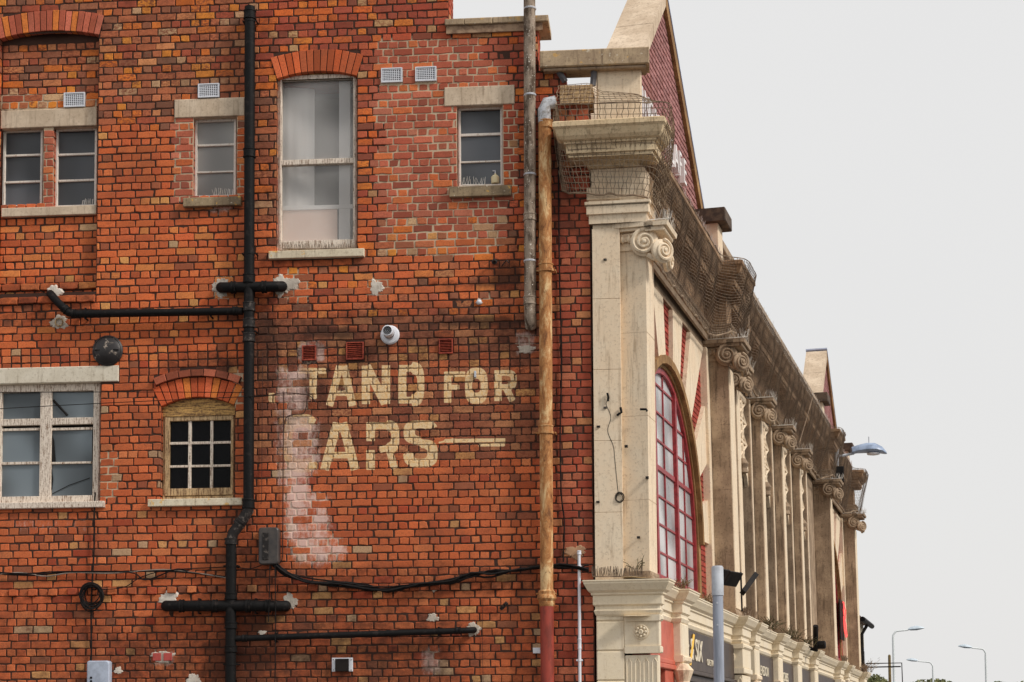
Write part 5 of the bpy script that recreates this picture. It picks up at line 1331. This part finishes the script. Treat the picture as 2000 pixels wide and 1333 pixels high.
for k, (pts, r, mt, lab) in enumerate([
    ([(-20, 1120), (60, 1124), (120, 1119), (200, 1118), (300, 1116), (360, 1118), (440, 1127)], 0.011, M_CABLE, 'thick black cable along the left bricks at the foot of the casement window'),
    ([(-20, 1124), (40, 1119), (90, 1126), (140, 1119), (220, 1120), (320, 1113), (400, 1122), (448, 1130)], 0.008, M_CABLE2, 'pale grey cable twisted round the black cables on the left'),
    ([(-20, 1117), (50, 1121), (110, 1117), (250, 1118), (285, 1133), (345, 1112), (370, 1120)], 0.008, M_CABLE, 'thin black cable crossing the left cable bundle'),
    ([(180, 1152), (240, 1148), (275, 1128), (330, 1114), (440, 1108)], 0.006, M_CABLE, 'thin black cable rising from the coil to the soil pipe'),
    ([(460, 1108), (490, 1111), (520, 1100)], 0.006, M_CABLE, 'short black cable from the soil pipe to the cable box')]):
    cable('wall_cable', pts, r, mt, lab, y=-0.03-0.004*k)
BN = 7
for k in range(BN):
    j = lambda a: rnd.gauss(0, a)
    pts = [(530+k*2, 1102), (560+j(2), 1118+j(3)), (600+j(4), 1134+j(3)), (660+j(4), 1142+j(3)), (720, 1146+j(4)), (765+j(5), 1151+j(3)), (820, 1144+j(3)), (880, 1137+j(3)), (920, 1125+j(4)), (960, 1119+j(4)), (1010, 1114+j(4)), (1050, 1106+j(3)), (1100, 1106+j(3)), (1150, 1112+j(3))]
    cable('sagging_cable', pts, 0.009+0.004*(k % 2), M_CABLE, 'black cable in the sagging bundle from the cable box to the stone corner', group='sagging cable bundle', y=-0.05-0.012*(k % 4), wob=0.002)
cable('thin_cable', [(553, 765), (554, 800), (553, 900), (552, 1060), (550, 1095), (538, 1104)], 0.006, M_WIREB, 'thin brown cable down the whitewashed bricks to the cable box', y=-0.02)
cable('thin_cable', [(480, 776), (520, 774), (552, 768), (598, 771), (612, 780), (617, 786)], 0.0055, M_WIREB, 'thin brown cable across the first letters of the sign', y=-0.025)
cable('thin_cable', [(556, 830), (560, 815), (575, 810), (592, 808), (598, 795), (600, 776)], 0.0055, M_WIREB, 'short looped brown cable between the two lines of the sign', y=-0.022)
cable('thin_cable', [(513, 690), (512, 800), (511, 960), (509, 985)], 0.003, M_WIREB, 'hair thin wire beside the black soil pipe at sign height', y=-0.015)
cable('thin_cable', [(537, 1105), (538, 1200), (537, 1340)], 0.006, M_CABLE, 'thin black cable down the bricks below the cable box', y=-0.16)
cable('thin_cable', [(527, 1105), (526, 1160), (524, 1215)], 0.006, M_CABLE, 'short black cable end over the lower cross branch', y=-0.17)
cable('thin_cable', [(943, 1170), (942, 1250), (944, 1340)], 0.0025, M_WIREB, 'hair thin wire low on the wall right of the last branch pipe', y=-0.01)
cable('thin_cable', [(1090, 225), (1091, 380), (1093, 560), (1097, 700), (1094, 840), (1096, 960), (1102, 1020), (1100, 1098)], 0.008, M_CABLE, 'black cable running down the bricks right of the rusty pipe', y=-0.02)
cable('overhead_wire', [(-60, 767), (240, 766), (482, 767)], 0.0045, M_CABLE, 'straight thin wire across the casement window, the upper of two', y=-0.14)
cable('overhead_wire', [(-60, 802), (200, 788), (530, 773)], 0.0045, M_CABLE, 'sloping thin wire across the casement window, the lower of two', y=-0.16)
# loose wire and clips on the corner strip
YS_ = -0.045
cable('loose_wire', [(1187, 783), (1184, 790), (1193, 815), (1187, 842), (1198, 872), (1201, 900), (1206, 950), (1208, 965)], 0.0035, M_CABLE, 'thin loose wire dangling down the pale corner strip', y=YS_)
t = thing('wire_coil', W(1210, 972, YS_), 'small coil of thin wire at the end of the dangling wire', 'wire coil')
for k in range(5):
    c = W(1210+rnd.gauss(0, 1), 972+rnd.gauss(0, 1), YS_-0.004*k); r = 0.045+rnd.gauss(0, 0.006)
    m = MB(); m.tube([c+np.array((r*math.cos(a), 0, r*1.15*math.sin(a))) for a in np.linspace(0, 2*math.pi, 19)], 0.003, 5); obj('loop', m, M_CABLE, t)
for px, py, lab in ((1169, 834, 'by the left edge'), (1168, 981, 'by the coil'), (1182, 797, 'under the wire fixing'), (1182, 508, 'high up'), (1247, 1050, 'at the foot of the pilaster'), (1223, 872, 'mid height on the pilaster'), (1264, 933, 'by the right edge of the pilaster')):
    y_ = -0.04 if px < 1213 else -0.045
    m = MB(); q = W(px, py, y_); m.cbox(q[0]-0.018, q[0]+0.018, y_-0.02, y_+0.05, q[2]-0.010, q[2]+0.012, 0.003); tag(obj('iron_clip', m, M_IRON2), 'small dark iron clip on the pale corner stone '+lab, 'clip', 'iron clips on the corner stone')
for pts, lab in (([(1186, 768), (1188, 776), (1187, 784)], 'dark iron fixing at the top of the dangling wire'), ([(1205, 812), (1210, 808), (1214, 806), (1212, 796)], 'bent iron hook between the corner strip and pilaster'), ([(1250, 800), (1262, 800), (1264, 804)], 'flat bent iron strap on the corner pilaster')):
    m = MB(); m.tube([W(*p, -0.07) for p in pts], 0.014, 5); tag(obj('iron_fixing', m, M_IRON), lab, 'fixing')

# ------------------------------------------------------------------ bird spikes
def spikes(pts, up, h, name_label, mat=M_SPIKE, spread=0.45, r=0.0024, group=None):
    m = MB()
    for p in pts:
        for k in range(2):
            d = _n(np.array(up)+np.array((rnd.gauss(0, spread), rnd.gauss(0, spread), 0)))
            m.tube([np.array(p), np.array(p)+d*h*(0.75+0.4*rnd.random())], r, 3)
    if len(pts) > 1: m.tube([np.array(p)+np.array((0, 0, 0.004)) for p in pts], 0.007, 4)
    o = obj('bird_spikes', m, mat); o['kind'] = 'stuff'
    return tag(o, name_label, 'bird spikes', group)
U = (0, 0, 1)
SPN = ['on the corner capital', 'on the capital of the second large pilaster', 'on the capital of the far large pilaster', 'on the capital at the far end']
for (a, b), nm in zip(BIGP, SPN):
    pts = [FM(a-0.09, NB+0.1+0.58*i/13, 7.56) for i in range(14)]+[FM(a-0.09+0.6*i/10, NP+0.24, 7.56) for i in range(11)]
    spikes(pts, U, 0.13, 'bunch of pale plastic bird spikes '+nm, spread=0.25)
for s, nm in zip(MIDP, ('first', 'second', 'third', 'fourth')):
    pts = [FM(s-0.27, 0.44*i/9, 7.46) for i in range(10)]+[FM(s-0.27+0.5*i/8, 0.44, 7.46) for i in range(9)]
    spikes(pts, U, 0.13, 'pale bird spikes on the %s slender pilaster capital from the corner' % nm, spread=0.25)
for a, b, n_, lab in ((0.7, 6.0, 0.30, 'row of pale bird spikes along the cornice under the cafe letters'), (7.0, 20.4, 0.40, 'row of pale bird spikes along the middle cornice above the tracery windows'), (21.5, 26.6, 0.33, 'row of pale bird spikes along the far cornice')):
    spikes([FM(s, n_, 8.65) for s in np.arange(a, b, 0.055)], U, 0.17, lab, spread=0.12, r=0.003)
spikes([W(903+i*5.5, 362, 0.02) for i in range(9)], U, 0.10, 'wire bird spikes on the sill of the small right window', spread=0.2)
spikes([W(418+i*4.5, 383, 0.02) for i in range(9)], U, 0.09, 'wire bird spikes on the mossy sill left of the soil pipe', spread=0.15)
spikes([W(160+i*4, 402, REC+0.02) for i in range(7)], U, 0.08, 'wire bird spikes on the sill of the right paired window', spread=0.15)
spikes([W(552+i*3.2, 487, 0.03) for i in range(44)], U, 0.07, 'wire bird spikes along the sill of the tall sash window', mat=M_SPIKED, spread=0.15)
spikes([W(1158+i*3.1, 1127, -0.12) for i in range(32)], U, 0.11, 'grimy bird spikes on the shop cornice under the corner pilaster', mat=M_SPIKED, spread=0.14, r=0.004)
spikes([FM(s, 0.48, 3.46) for s in np.arange(5.9, 6.9, 0.03)], U, 0.13, 'grimy bird spikes on the shop cornice under the second large pilaster', mat=M_SPIKED, spread=0.3, r=0.004)
spikes([FM(s, 0.48, 3.46) for s in np.arange(20.5, 21.4, 0.03)], U, 0.14, 'grimy bird spikes on the shop cornice under the far large pilaster', mat=M_SPIKED, spread=0.3, r=0.005)
spikes([FM(s, 0.45, 3.46) for s in np.arange(26.6, 27.5, 0.03)], U, 0.2, 'grimy bird spikes on the shop cornice at the far end', mat=M_SPIKED, spread=0.35, r=0.005)
# ------------------------------------------------------------------ bird netting over the cornice
def smooth_poly(P, step, rad):
    P = [np.array(p, float) for p in P]; Q = []
    for i in range(len(P)-1):
        L = np.linalg.norm(P[i+1]-P[i]); n = max(1, int(round(L/step)))
        for k in range(n): Q.append(P[i]+(P[i+1]-P[i])*k/n)
    Q.append(P[-1]); Q = np.array(Q); k = max(1, int(rad/step)); out = []
    for i in range(len(Q)):
        a, b = max(0, i-k), min(len(Q), i+k+1); w = min(i-a, b-1-i); out.append(Q[i-w:i+w+1].mean(0))
    return np.array(out)
def net(name, top, bot, nv, r, label, sag=0.05, rad=0.0, step=0.05, seed=0, wave=0.02, parent=None, diag=0.0):
    T = smooth_poly(top, step, rad); n = len(T)
    Bp = smooth_poly(bot, step, rad); ti = np.linspace(0, len(Bp)-1, n)
    B = np.array([Bp[int(i)]*(1-(i % 1))+Bp[min(int(i)+1, len(Bp)-1)]*(i % 1) for i in ti])
    r_ = random.Random(seed); ph = [r_.random()*6.28 for _ in range(8)]
    G = np.zeros((n, nv+1, 3))
    for i in range(n):
        s = i*step
        d = (T[min(i+1, n-1)]-T[max(i-1, 0)]); o = _n((d[1], -d[0], 0)) if np.linalg.norm(d[:2]) > 1e-9 else np.array((0, -1., 0))
        for j in range(nv+1):
            v = j/nv
            p = T[i]*(1-v)+B[i]*v
            b = sag*math.sin(math.pi*v)
            b += wave*math.sin(math.pi*v)*(math.sin(s*2.1+ph[0]+2*v)+0.7*math.sin(s*5.3+ph[1]-3*v)+0.5*math.sin(s*11+ph[2]+4*v))
            p = p+o*b; p[2] += wave*0.9*math.sin(math.pi*v)*(math.sin(s*1.7+ph[3]+v)+0.8*math.sin(s*4.1+ph[4])+0.35*math.sin(s*9.7+ph[5]))
            G[i, j] = p
    V = []; Fq = []
    def strut(a, b):
        t = b-a; L = np.linalg.norm(t)
        if L < 1e-6: return
        t = t/L; u = np.cross(t, (0.31, -0.9, 0.3)); u /= np.linalg.norm(u)+1e-9; w = np.cross(t, u); k = len(V)
        for q in (a, b):
            for c in range(3): an = 2.0944*c; V.append(q+r*(u*math.cos(an)+w*math.sin(an)))
        Fq.extend([(k, k+1, k+4, k+3), (k+1, k+2, k+5, k+4), (k+2, k, k+3, k+5)])
    for i in range(n):
        for j in range(nv+1):
            # hexagon-like knots: alternate sideways shift
            sh = step*0.22*(1 if (i+j) % 2 else -1)
            G[i, j] += _n(T[min(i+1, n-1)]-T[max(i-1, 0)])*sh*(0 if j in (0, nv) else 1)*0.6
    for i in range(n):
        for j in range(nv+1):
            if i < n-1: strut(G[i, j], G[i+1, j])
            if j < nv: strut(G[i, j], G[i, j+1])
    mb = MB(); mb.v = [tuple(p) for p in V]; mb.f = Fq
    o = obj(name, mb, M_NETD if len(V) > 40000 else M_NET, parent); o['kind'] = 'stuff'
    # border ropes
    return o, G
def rope(G, idx, r, par):
    m = MB(); pts = [G[i, idx] for i in range(0, len(G), 2)]; m.tube([p+np.array((rnd.gauss(0, .006), rnd.gauss(0, .006), rnd.gauss(0, .008))) for p in pts], r, 5); obj('border_rope', m, M_NET, par)
def P3(xy, z): return (xy[0], xy[1], z)
# corner: from the brick return round the block to the street
t1 = thing('corner_net', W(1180, 375, -0.2), 'brown bird net hung over the stone cornice block at the corner', 'net')
tl = W(1087, 205, -0.30); 
top = [W(1082, 205, 0.0), W(1086, 206, -0.2), W(1090, 204, -0.47), W(1310, 199, -0.50), FM(0.12, 0.65, 8.62)]
bot = [W(1100, 372, 0.0), W(1107, 376, -0.08), W(1112, 378, -0.13), W(1265, 382, -0.13), FM(0.22, 0.46, 7.62)]
o, G = net('net_mesh', top, bot, 16, 0.0042, '', 0.02, 0.05, 0.068, 3, 0.008, t1); rope(G, 16, 0.012, t1); rope(G, 0, 0.005, t1)
m = MB(); pts = [G[0, j]+np.array((-0.01, -0.02, 0)) for j in range(0, 17)]; m.tube(pts, 0.007, 5); obj('border_rope', m, M_NET, t1)
top = [W(1085, 205, -0.46), W(1160, 203, -0.47), W(1240, 201, -0.48), W(1300, 200, -0.46)]
bot = [W(1090, 168, -0.09), W(1158, 162, -0.09), W(1166, 178, -0.06), W(1248, 184, -0.06), W(1262, 198, -0.25)]
o, G = net('net_mesh', top, bot, 6, 0.0038, '', 0.0, 0.05, 0.062, 5, 0.008, t1)
t2 = thing('cornice_net', FM(13.5, 0.4, 7.5), 'long brown bird net draped along the whole street cornice', 'net')
top = [FM(0.10, 0.64, 8.62), FM(0.22, 0.58, 8.58), FM(0.45, 0.40, 8.58), FM(0.8, 0.35, 8.64), FM(5.6, 0.35, 8.65), FM(5.85, 0.60, 8.68), FM(6.0, 0.68, 8.68), FM(7.0, 0.68, 8.68), FM(7.3, 0.45, 8.67), FM(20.2, 0.45, 8.67), FM(20.5, 0.66, 8.68), FM(21.5, 0.66, 8.68), FM(21.8, 0.38, 8.66), FM(26.3, 0.38, 8.66), FM(26.7, 0.66, 8.68), FM(27.7, 0.66, 8.66)]
bot = [FM(0.2, 0.45, 7.62), FM(0.3, 0.42, 7.62), FM(0.55, 0.38, 7.60), FM(1.0, 0.16, 7.50), FM(5.6, 0.16, 7.50), FM(5.85, 0.25, 7.55), FM(6.1, 0.42, 7.66), FM(6.9, 0.42, 7.66), FM(7.3, 0.18, 7.50), FM(20.2, 0.18, 7.50), FM(20.5, 0.42, 7.64), FM(21.5, 0.42, 7.64), FM(21.8, 0.16, 7.5), FM(26.3, 0.16, 7.5), FM(26.7, 0.42, 7.62), FM(27.6, 0.40, 7.55)]
o, G = net('net_mesh', top, bot, 28, 0.0038, '', 0.02, 0.16, 0.06, 9, 0.028, t2); rope(G, 28, 0.016, t2); rope(G, 0, 0.006, t2)
m = MB(); m.tube([FM(7.6, 0.46, 8.6), FM(6.9, 0.52, 7.5)], 0.008, 4); m.tube([FM(16.5, 0.46, 8.66), FM(15.2, 0.30, 7.5)], 0.008, 4); obj('tie_line', m, M_NET, t2)

# ------------------------------------------------------------------ things on and before the street front
t = thing('grey_post', (0, 0, 0), 'tall blue grey metal post with a pale sleeve in front of the shops', 'post')
def at_px(px, py, depth):
    r = ray(px, py); return CAM+r*depth/np.dot(r, M.T @ np.array((0, 0, -1.)))
p = at_px(1401, 1105, 18.0); b_ = np.array((p[0], p[1], 0.12)); t.location = Vector(b_); WLOC[t.name] = Vector(b_)
zt = p[2]; zm_ = at_px(1401, 1164, 18.0)[2]
m = MB(); m.lathe([(0.053, 0), (0.053, zm_-0.12+0.02)], b_, U, 20); obj('post_shaft', m, M_POST, t, smooth=True)
m = MB(); m.lathe([(0.06, zm_-0.12), (0.06, zt-0.14), (0.05, zt-0.125), (0.004, zt-0.12)], b_, U, 20); obj('post_sleeve', m, M_POST2, t, smooth=True)
m = MB(); m.lathe([(0.07, 0), (0.07, 0.9), (0.054, 0.95)], b_, U, 16); obj('post_base', m, M_POST, t)
for dz in (0.08, 0.3): m = MB(); m.lathe([(0.01, 0), (0.008, 0.004)], b_+np.array((-0.01, -0.054, zm_-0.12-dz)), (0, -1, 0), 8); obj('bolt', m, M_POST2, t)

def flood(px, py, n, size, tilt, label):
    s, z = FP(px, py, n); t = thing('floodlight', FM(s, n, z), label, 'floodlight')
    c = FM(s, n, z); d = _n(EN*0.8-np.array((0, 0, 0.55*tilt))-ES*0.3); u = _n(np.cross(d, (0, 0, 1.))); v = np.cross(u, d)
    m = MB(); V = []
    for k, (w, h, o) in enumerate(((0.5, 0.35, -0.35), (0.5, 0.35, -0.25), (1, 0.62, 0.1), (1, 0.62, 0.18))):
        for a, b in ((-1, -1), (1, -1), (1, 1), (-1, 1)): V.append(c+size*(u*a*w*0.5+v*b*h*0.5+d*o))
    m.add(V, [(0, 3, 2, 1), (12, 13, 14, 15)]+[(k*4+i, k*4+(i+1) % 4, (k+1)*4+(i+1) % 4, (k+1)*4+i) for k in range(3) for i in range(4)]); obj('lamp_housing', m, M_CABLE, t)
    m = MB(); m.tube([c-d*size*0.3, c-d*size*0.5-np.array((0, 0, 0.15)), FM(s+0.05, 0.25, 3.5)], 0.02, 6); obj('lamp_arm', m, M_CABLE, t)
flood(1424, 1128, 0.50, 0.34, 1.0, 'black floodlight behind the grey post above the shop cornice')
t = thing('floodlight', FM(6.7, 0.5, 3.5), 'thin flat black floodlight tilted on a stalk right of the grey post', 'floodlight')
s_, z_ = FP(1461, 1141, 0.62); c = FM(s_, 0.62, z_)
a_, b2 = FM(*[FP(1448, 1158, 0.6)[0], 0.6, FP(1448, 1158, 0.6)[1]]), FM(*[FP(1474, 1123, 0.72)[0], 0.72, FP(1474, 1123, 0.72)[1]])
m = MB(); m.tube([a_, b2], 0.05, 4); obj('lamp_housing', m, M_CABLE, t)
q = [FP(1446, 1172, 0.5), FP(1445, 1118, 0.5)]
m = MB(); m.tube([FM(q[0][0], 0.5, 3.5), FM(q[1][0], 0.5, q[1][1])], 0.014, 5); m.tube([FM(q[0][0], 0.5, a_[2]), a_], 0.012, 5); obj('lamp_arm', m, M_CABLE, t)
# little lamp arm further on
s_, z_ = FP(1590, 1250, 0.5); t = thing('floodlight', FM(s_, 0.5, 3.5), 'black spotlight on a bent arm low on the far slender pilasters', 'floodlight')
m = MB(); m.tube([FM(s_, 0.3, 3.5), FM(s_, 0.5, z_-0.2), FM(s_-0.3, 0.55, z_+0.25)], 0.05, 6); obj('lamp_arm', m, M_CABLE, t)
m = MB(); m.lathe([(0.05, -0.12), (0.08, -0.1), (0.08, 0.08), (0.05, 0.1)], FM(s_, 0.6, z_-0.1), EN, 10); obj('lamp_housing', m, M_CABLE, t)

# neon figure in the far bay
t = thing('neon_sign', FM(24.6, 0.05, 4.3), 'glowing red neon figure in the far arched bay', 'neon sign')
sN, _ = FP(1649, 1210, 0.06)
def NZ(X, Y): return FM(sN+X, 0.06+0.03*math.sin(7*X+5*Y), 4.32+Y)
for pts in ([(-.35, .85), (-.1, .88), (.2, .84), (.4, .7), (.45, .5), (.3, .42), (.1, .5), (-.1, .45), (-.3, .55), (-.35, .85)], [(-.3, .5), (-.2, .3), (-.1, .15), (.05, 0.02), (.12, 0.0), (.18, .04), (.22, .2), (.28, .42)], [(-.28, .8), (-.05, .7), (.15, .72), (.25, .6), (.1, .55)], [(-.15, .45), (-.05, .25), (.1, .1), (.15, .3), (.1, .45)]):
    m = MB(); P = [NZ(*p) for p in pts]; Q = []
    for i in range(len(P)-1): Q += [P[i]+(P[i+1]-P[i])*k/4 for k in range(4)]
    Q.append(P[-1]); m.tube(Q, 0.014, 6); obj('neon_tube', m, M_NEON, t, smooth=True)
m = MB(); m.box(sN-0.45, sN+0.5, -0.02, 0.0, 4.25, 5.25, FM); obj('neon_backing', m, M_CABLE, t)

# street lamp on a bracket at the far large pilaster
t = thing('wall_street_lamp', FM(20.95, 0.4, 8.2), 'blue grey street lamp head on a bracket at the far end of the cornice', 'street lamp')
def LP(px, py, depth=41.0): return at_px(px, py, depth)
a, b = LP(1663, 884), LP(1732, 884); ax = b-a; L = np.linalg.norm(ax); ax /= L
fw = _n(np.cross(ax, (0, 0, 1.)))
V = []; ns = 12; K = [(0.0, 0.10, 0.12, 0.0), (0.18, 0.15, 0.14, 0.03), (0.42, 0.20, 0.17, 0.05), (0.65, 0.21, 0.17, 0.05), (0.85, 0.16, 0.12, 0.02), (0.97, 0.08, 0.05, -0.02), (1.0, 0.02, 0.015, -0.03)]
for u, w, h, o in K:
    for i in range(ns):
        an = 2*math.pi*i/ns; V.append(a+ax*L*u+fw*w*math.cos(an)+np.array((0, 0, o+(h if math.sin(an) > 0 else h*0.35)*math.sin(an))))
m = MB(); m.add(V, [(k*ns+i, k*ns+(i+1) % ns, (k+1)*ns+(i+1) % ns, (k+1)*ns+i) for k in range(len(K)-1) for i in range(ns)]+[tuple(range(ns))[::-1], tuple(range((len(K)-1)*ns, len(K)*ns))]); obj('lamp_head', m, M_LAMP, t, smooth=True)
m = MB(); m.lathe([(0.03, -0.05), (0.14, -0.03), (0.15, 0.0), (0.1, 0.02)], a+ax*L*0.62-np.array((0, 0, 0.02)), U, 14); obj('lamp_bowl', m, M_PVC, t, smooth=True)
m = MB(); m.tube([LP(1636, 892), LP(1668, 886)], 0.03, 8); m.tube([LP(1634, 878, 40.9), LP(1634, 910, 40.9)], 0.05, 6); obj('lamp_bracket', m, M_POST2, t)
m = MB(); m.tube([a+ax*L*0.5+np.array((0, 0, 0.2)), a+ax*L*0.5+np.array((0, 0, 0.36))], 0.012, 5); obj('photocell', m, M_POST2, t)
# small floodlight and junction box near that capital
m = MB(); q = LP(1639, 925, 40.6); m.cbox(q[0]-0.1, q[0]+0.1, q[1]-0.1, q[1]+0.1, q[2]-0.2, q[2]+0.15, 0.02); tag(obj('alarm_box', m, M_CABLE), 'small black box over the capital beside the street lamp bracket', 'box')

# weeds on the ledges
def weed(p, n, h, label, mat=M_WEED, spread=0.5, lean=(0, 0, 0)):
    m = MB()
    for k in range(n):
        d = _n((rnd.gauss(lean[0], spread), rnd.gauss(lean[1], spread), 1+lean[2])); hh = h*(0.5+0.6*rnd.random()); q = np.array(p)+np.array((rnd.gauss(0, h*0.25), rnd.gauss(0, h*0.15), 0))
        m.tube([q, q+d*hh*0.6, q+d*hh+np.array((d[0], d[1], -0.3))*hh*0.35], 0.004, 3)
        for j in range(4):
            c = q+d*hh*(0.3+0.2*j); a = np.array((rnd.gauss(0, 1), rnd.gauss(0, 1), rnd.gauss(0, .4))); a = a/np.linalg.norm(a)*h*0.12; b = np.cross(a, d)*0.5
            m.add([c, c+a+b*0.5, c+a*1.8, c+a-b*0.5], [(0, 1, 2, 3)])
    o = obj('weed_plant', m, mat); return tag(o, label, 'weed', 'weeds growing on the ledges')
weed(W(1245, 1112, -0.08), 9, 0.16, 'small leafy weed on the ledge at the foot of the corner pilaster', lean=(0.4, 0, 0))
weed(FM(1.3, 0.42, 3.47), 26, 0.16, 'dry grassy weeds on the shop cornice under the red arched window', M_DRYWEED)
weed(FM(3.4, 0.38, 3.47), 26, 0.16, 'dry grassy weeds on the shop cornice further under the red window', M_DRYWEED)
weed(FM(9.2, 0.38, 3.47), 40, 0.26, 'thick dark weeds under the first tracery window', M_WEED)
weed(FM(12.0, 0.38, 3.47), 40, 0.28, 'thick dark weeds under the second tracery window', M_WEED)
weed(FM(14.6, 0.38, 3.47), 30, 0.26, 'dark weeds under the third tracery window', M_WEED)
weed(FM(27.3, 0.45, 3.47), 30, 0.4, 'dry weeds at the far end of the shop cornice', M_DRYWEED)

# ------------------------------------------------------------------ beyond the building
h = thing('pale_house', FM(33, -3, 0.1), 'pale rendered house just showing past the end of the stone front', 'house')
m = MB(); m.box(28.3, 31.2, -7, 0.10, 0.1, 4.95, FM); obj('house_wall', m, M_HOUSE, h)
m = MB(); m.prism([(28.2, 4.95), (31.3, 4.95), (31.3, 5.02), (28.2, 5.02)], -7.2, 0.26, FM); m.prism([(0.27, 5.0), (-3.4, 6.6), (-7.3, 5.0), (-3.4, 6.45)], 28.1, 31.4, lambda a, b, c: FM(b, a, c)); obj('roof', m, M_ROOF, h)
m = MB(); m.tube([FM(28.2, 0.33, 4.92), FM(31.3, 0.33, 4.92)], 0.07, 8); obj('gutter', m, M_CABLE, h)
m = MB(); m.tube([FM(29.6, 0.33, 4.85), FM(29.6, 0.18, 4.6), FM(29.6, 0.18, 0.2)], 0.045, 8); obj('downpipe', m, M_CABLE, h)
for s0 in (28.35, 29.9):
    m = MB(); m.cbox(s0, s0+1.1, 0.08, 0.13, 2.9, 4.3, 0.01, FM); wi = obj('window', m, M_PVC, h); m = MB(); m.box(s0+0.1, s0+1.0, 0.12, 0.135, 3.0, 4.2, FM); obj('pane', m, M_DISPLAY, wi)
t = thing('sign_bracket', FM(30.6, 0.2, 3.0), 'empty black hanging sign frame projecting from the pale house', 'bracket')
m = MB(); m.tube([FM(30.6, 0.18, 3.85), FM(30.6, 1.15, 3.85), FM(30.6, 1.15, 2.7)], 0.018, 6); m.tube([FM(30.6, 0.18, 3.75), FM(30.6, 1.12, 3.75)], 0.02, 6); m.tube([FM(30.6, 0.25, 2.7), FM(30.6, 1.15, 2.7)], 0.03, 6); obj('frame', m, M_CABLE, t)

def far_lamp(px, ptop, arm_px, head_py, depth, label):
    b_ = at_px(px, ptop, depth); base = np.array((b_[0], b_[1], 0.0)); t = thing('far_street_lamp', base, label, 'street lamp', 'far street lamps along the road')
    e = at_px(arm_px, head_py, depth); top = at_px(px, ptop+14, depth)
    c1 = at_px(px, ptop+4, depth); c2 = at_px(px+(arm_px-px)*0.25, ptop, depth)
    m = MB(); m.tube([base, top, c1*0.6+top*0.4, c1*0.5+c2*0.5, c2, e], 0.07, 8, True, [0.11, 0.07, 0.06, 0.05, 0.05, 0.04]); obj('lamp_pole', m, M_FARLAMP, t, smooth=True)
    d = _n(e-c2); sgn = 1
    m = MB(); V = []
    for u, w, h_ in ((0, 0.06, 0.06), (0.15, 0.16, 0.14), (0.5, 0.2, 0.18), (0.8, 0.14, 0.1), (0.95, 0.03, 0.03)):
        for i in range(8):
            an = i*math.pi/4; V.append(e+d*u*0.95+np.array((0, w*math.cos(an), 0.03+h_*math.sin(an)*(1 if math.sin(an) > 0 else 0.5))))
    m.add(V, [(k*8+i, k*8+(i+1) % 8, (k+1)*8+(i+1) % 8, (k+1)*8+i) for k in range(4) for i in range(8)]+[tuple(range(8)), tuple(range(32, 40))]); obj('lamp_head', m, M_FARHEAD, t, smooth=True)
far_lamp(1744.5, 1233, 1774, 1231, 100, 'far street lamp with its arm to the right, next to the wooden pole')
far_lamp(1822, 1294, 1793, 1292, 138, 'far street lamp with its arm to the left, above the trees')
far_lamp(1925, 1268, 1898, 1266, 118, 'far street lamp at the right edge with its arm to the left')
q = at_px(1737, 1279, 128); t = thing('telegraph_pole', (q[0], q[1], 0), 'weathered wooden telegraph pole left of the nearest far lamp', 'pole')
m = MB(); m.lathe([(0.13, 0), (0.10, q[2]-0.1), (0.06, q[2])], (q[0], q[1], 0), U, 10); obj('pole_shaft', m, M_TIMBER, t)
m = MB(); m.tube([(q[0]-0.1, q[1], q[2]-0.9), (q[0]+0.4, q[1], q[2]-0.9)], 0.04, 5); obj('cross_arm', m, M_TIMBER, t)
def tree(px, ptop, depth, rx, label, seed):
    r = random.Random(seed); q = at_px(px, ptop, depth); H = q[2]; base = np.array((q[0], q[1], 0.)); t = thing('far_tree', base, label, 'tree', 'far trees on the skyline')
    m = MB(); m.tube([base, base+np.array((0, 0, H*0.45)), base+np.array((0.2, 0, H*0.75))], 0.2, 7, True, [0.28, 0.2, 0.08])
    cl = []
    for k in range(9):
        a = r.random()*6.28; e = base+np.array((math.cos(a)*rx*0.75*r.random(), math.sin(a)*rx*0.6, H*(0.5+0.38*r.random()))); m.tube([base+np.array((0, 0, H*0.4)), e], 0.06, 5, True, [0.1, 0.03]); cl.append(e)
    obj('trunk', m, M_BARK, t)
    m = MB()
    for e in cl:
        for k in range(330):
            v = np.array((r.gauss(0, 1), r.gauss(0, 1), r.gauss(0, 1))); v = v/np.linalg.norm(v)*(r.random()**0.4)*rx*0.42*np.array((1, 1, 0.75)); c = e+v
            if c[2] > H: c[2] = H-abs(r.gauss(0, 0.25))
            a = np.array((r.gauss(0, 1), r.gauss(0, 1), r.gauss(0, 1))); a = a/np.linalg.norm(a)*0.15; b = np.cross(a, (r.gauss(0, 1), r.gauss(0, 1), r.gauss(0, 1))); b = b/(np.linalg.norm(b)+1e-6)*0.10
            m.add([c-a, c+b, c+a, c-b], [(0, 1, 2, 3)])
    obj('crown', m, M_LEAF, t)
for i, (px, pt, dp, rx, lab) in enumerate(((1708, 1311, 150, 2.4, 'far tree just right of the pale house'), (1752, 1322, 160, 2.2, 'low far tree behind the nearest far lamp'), (1790, 1318, 165, 2.2, 'low far tree between the pole and the second lamp'), (1816, 1309, 150, 2.0, 'tallest far tree in the middle of the skyline'), (1848, 1311, 155, 2.4, 'bushy far tree right of the tallest one'), (1880, 1320, 160, 2.2, 'low far tree sloping down to the right'), (1986, 1322, 165, 2.4, 'far tree barely showing at the right edge'))):
    tree(px, pt, dp, rx, lab, 40+i)
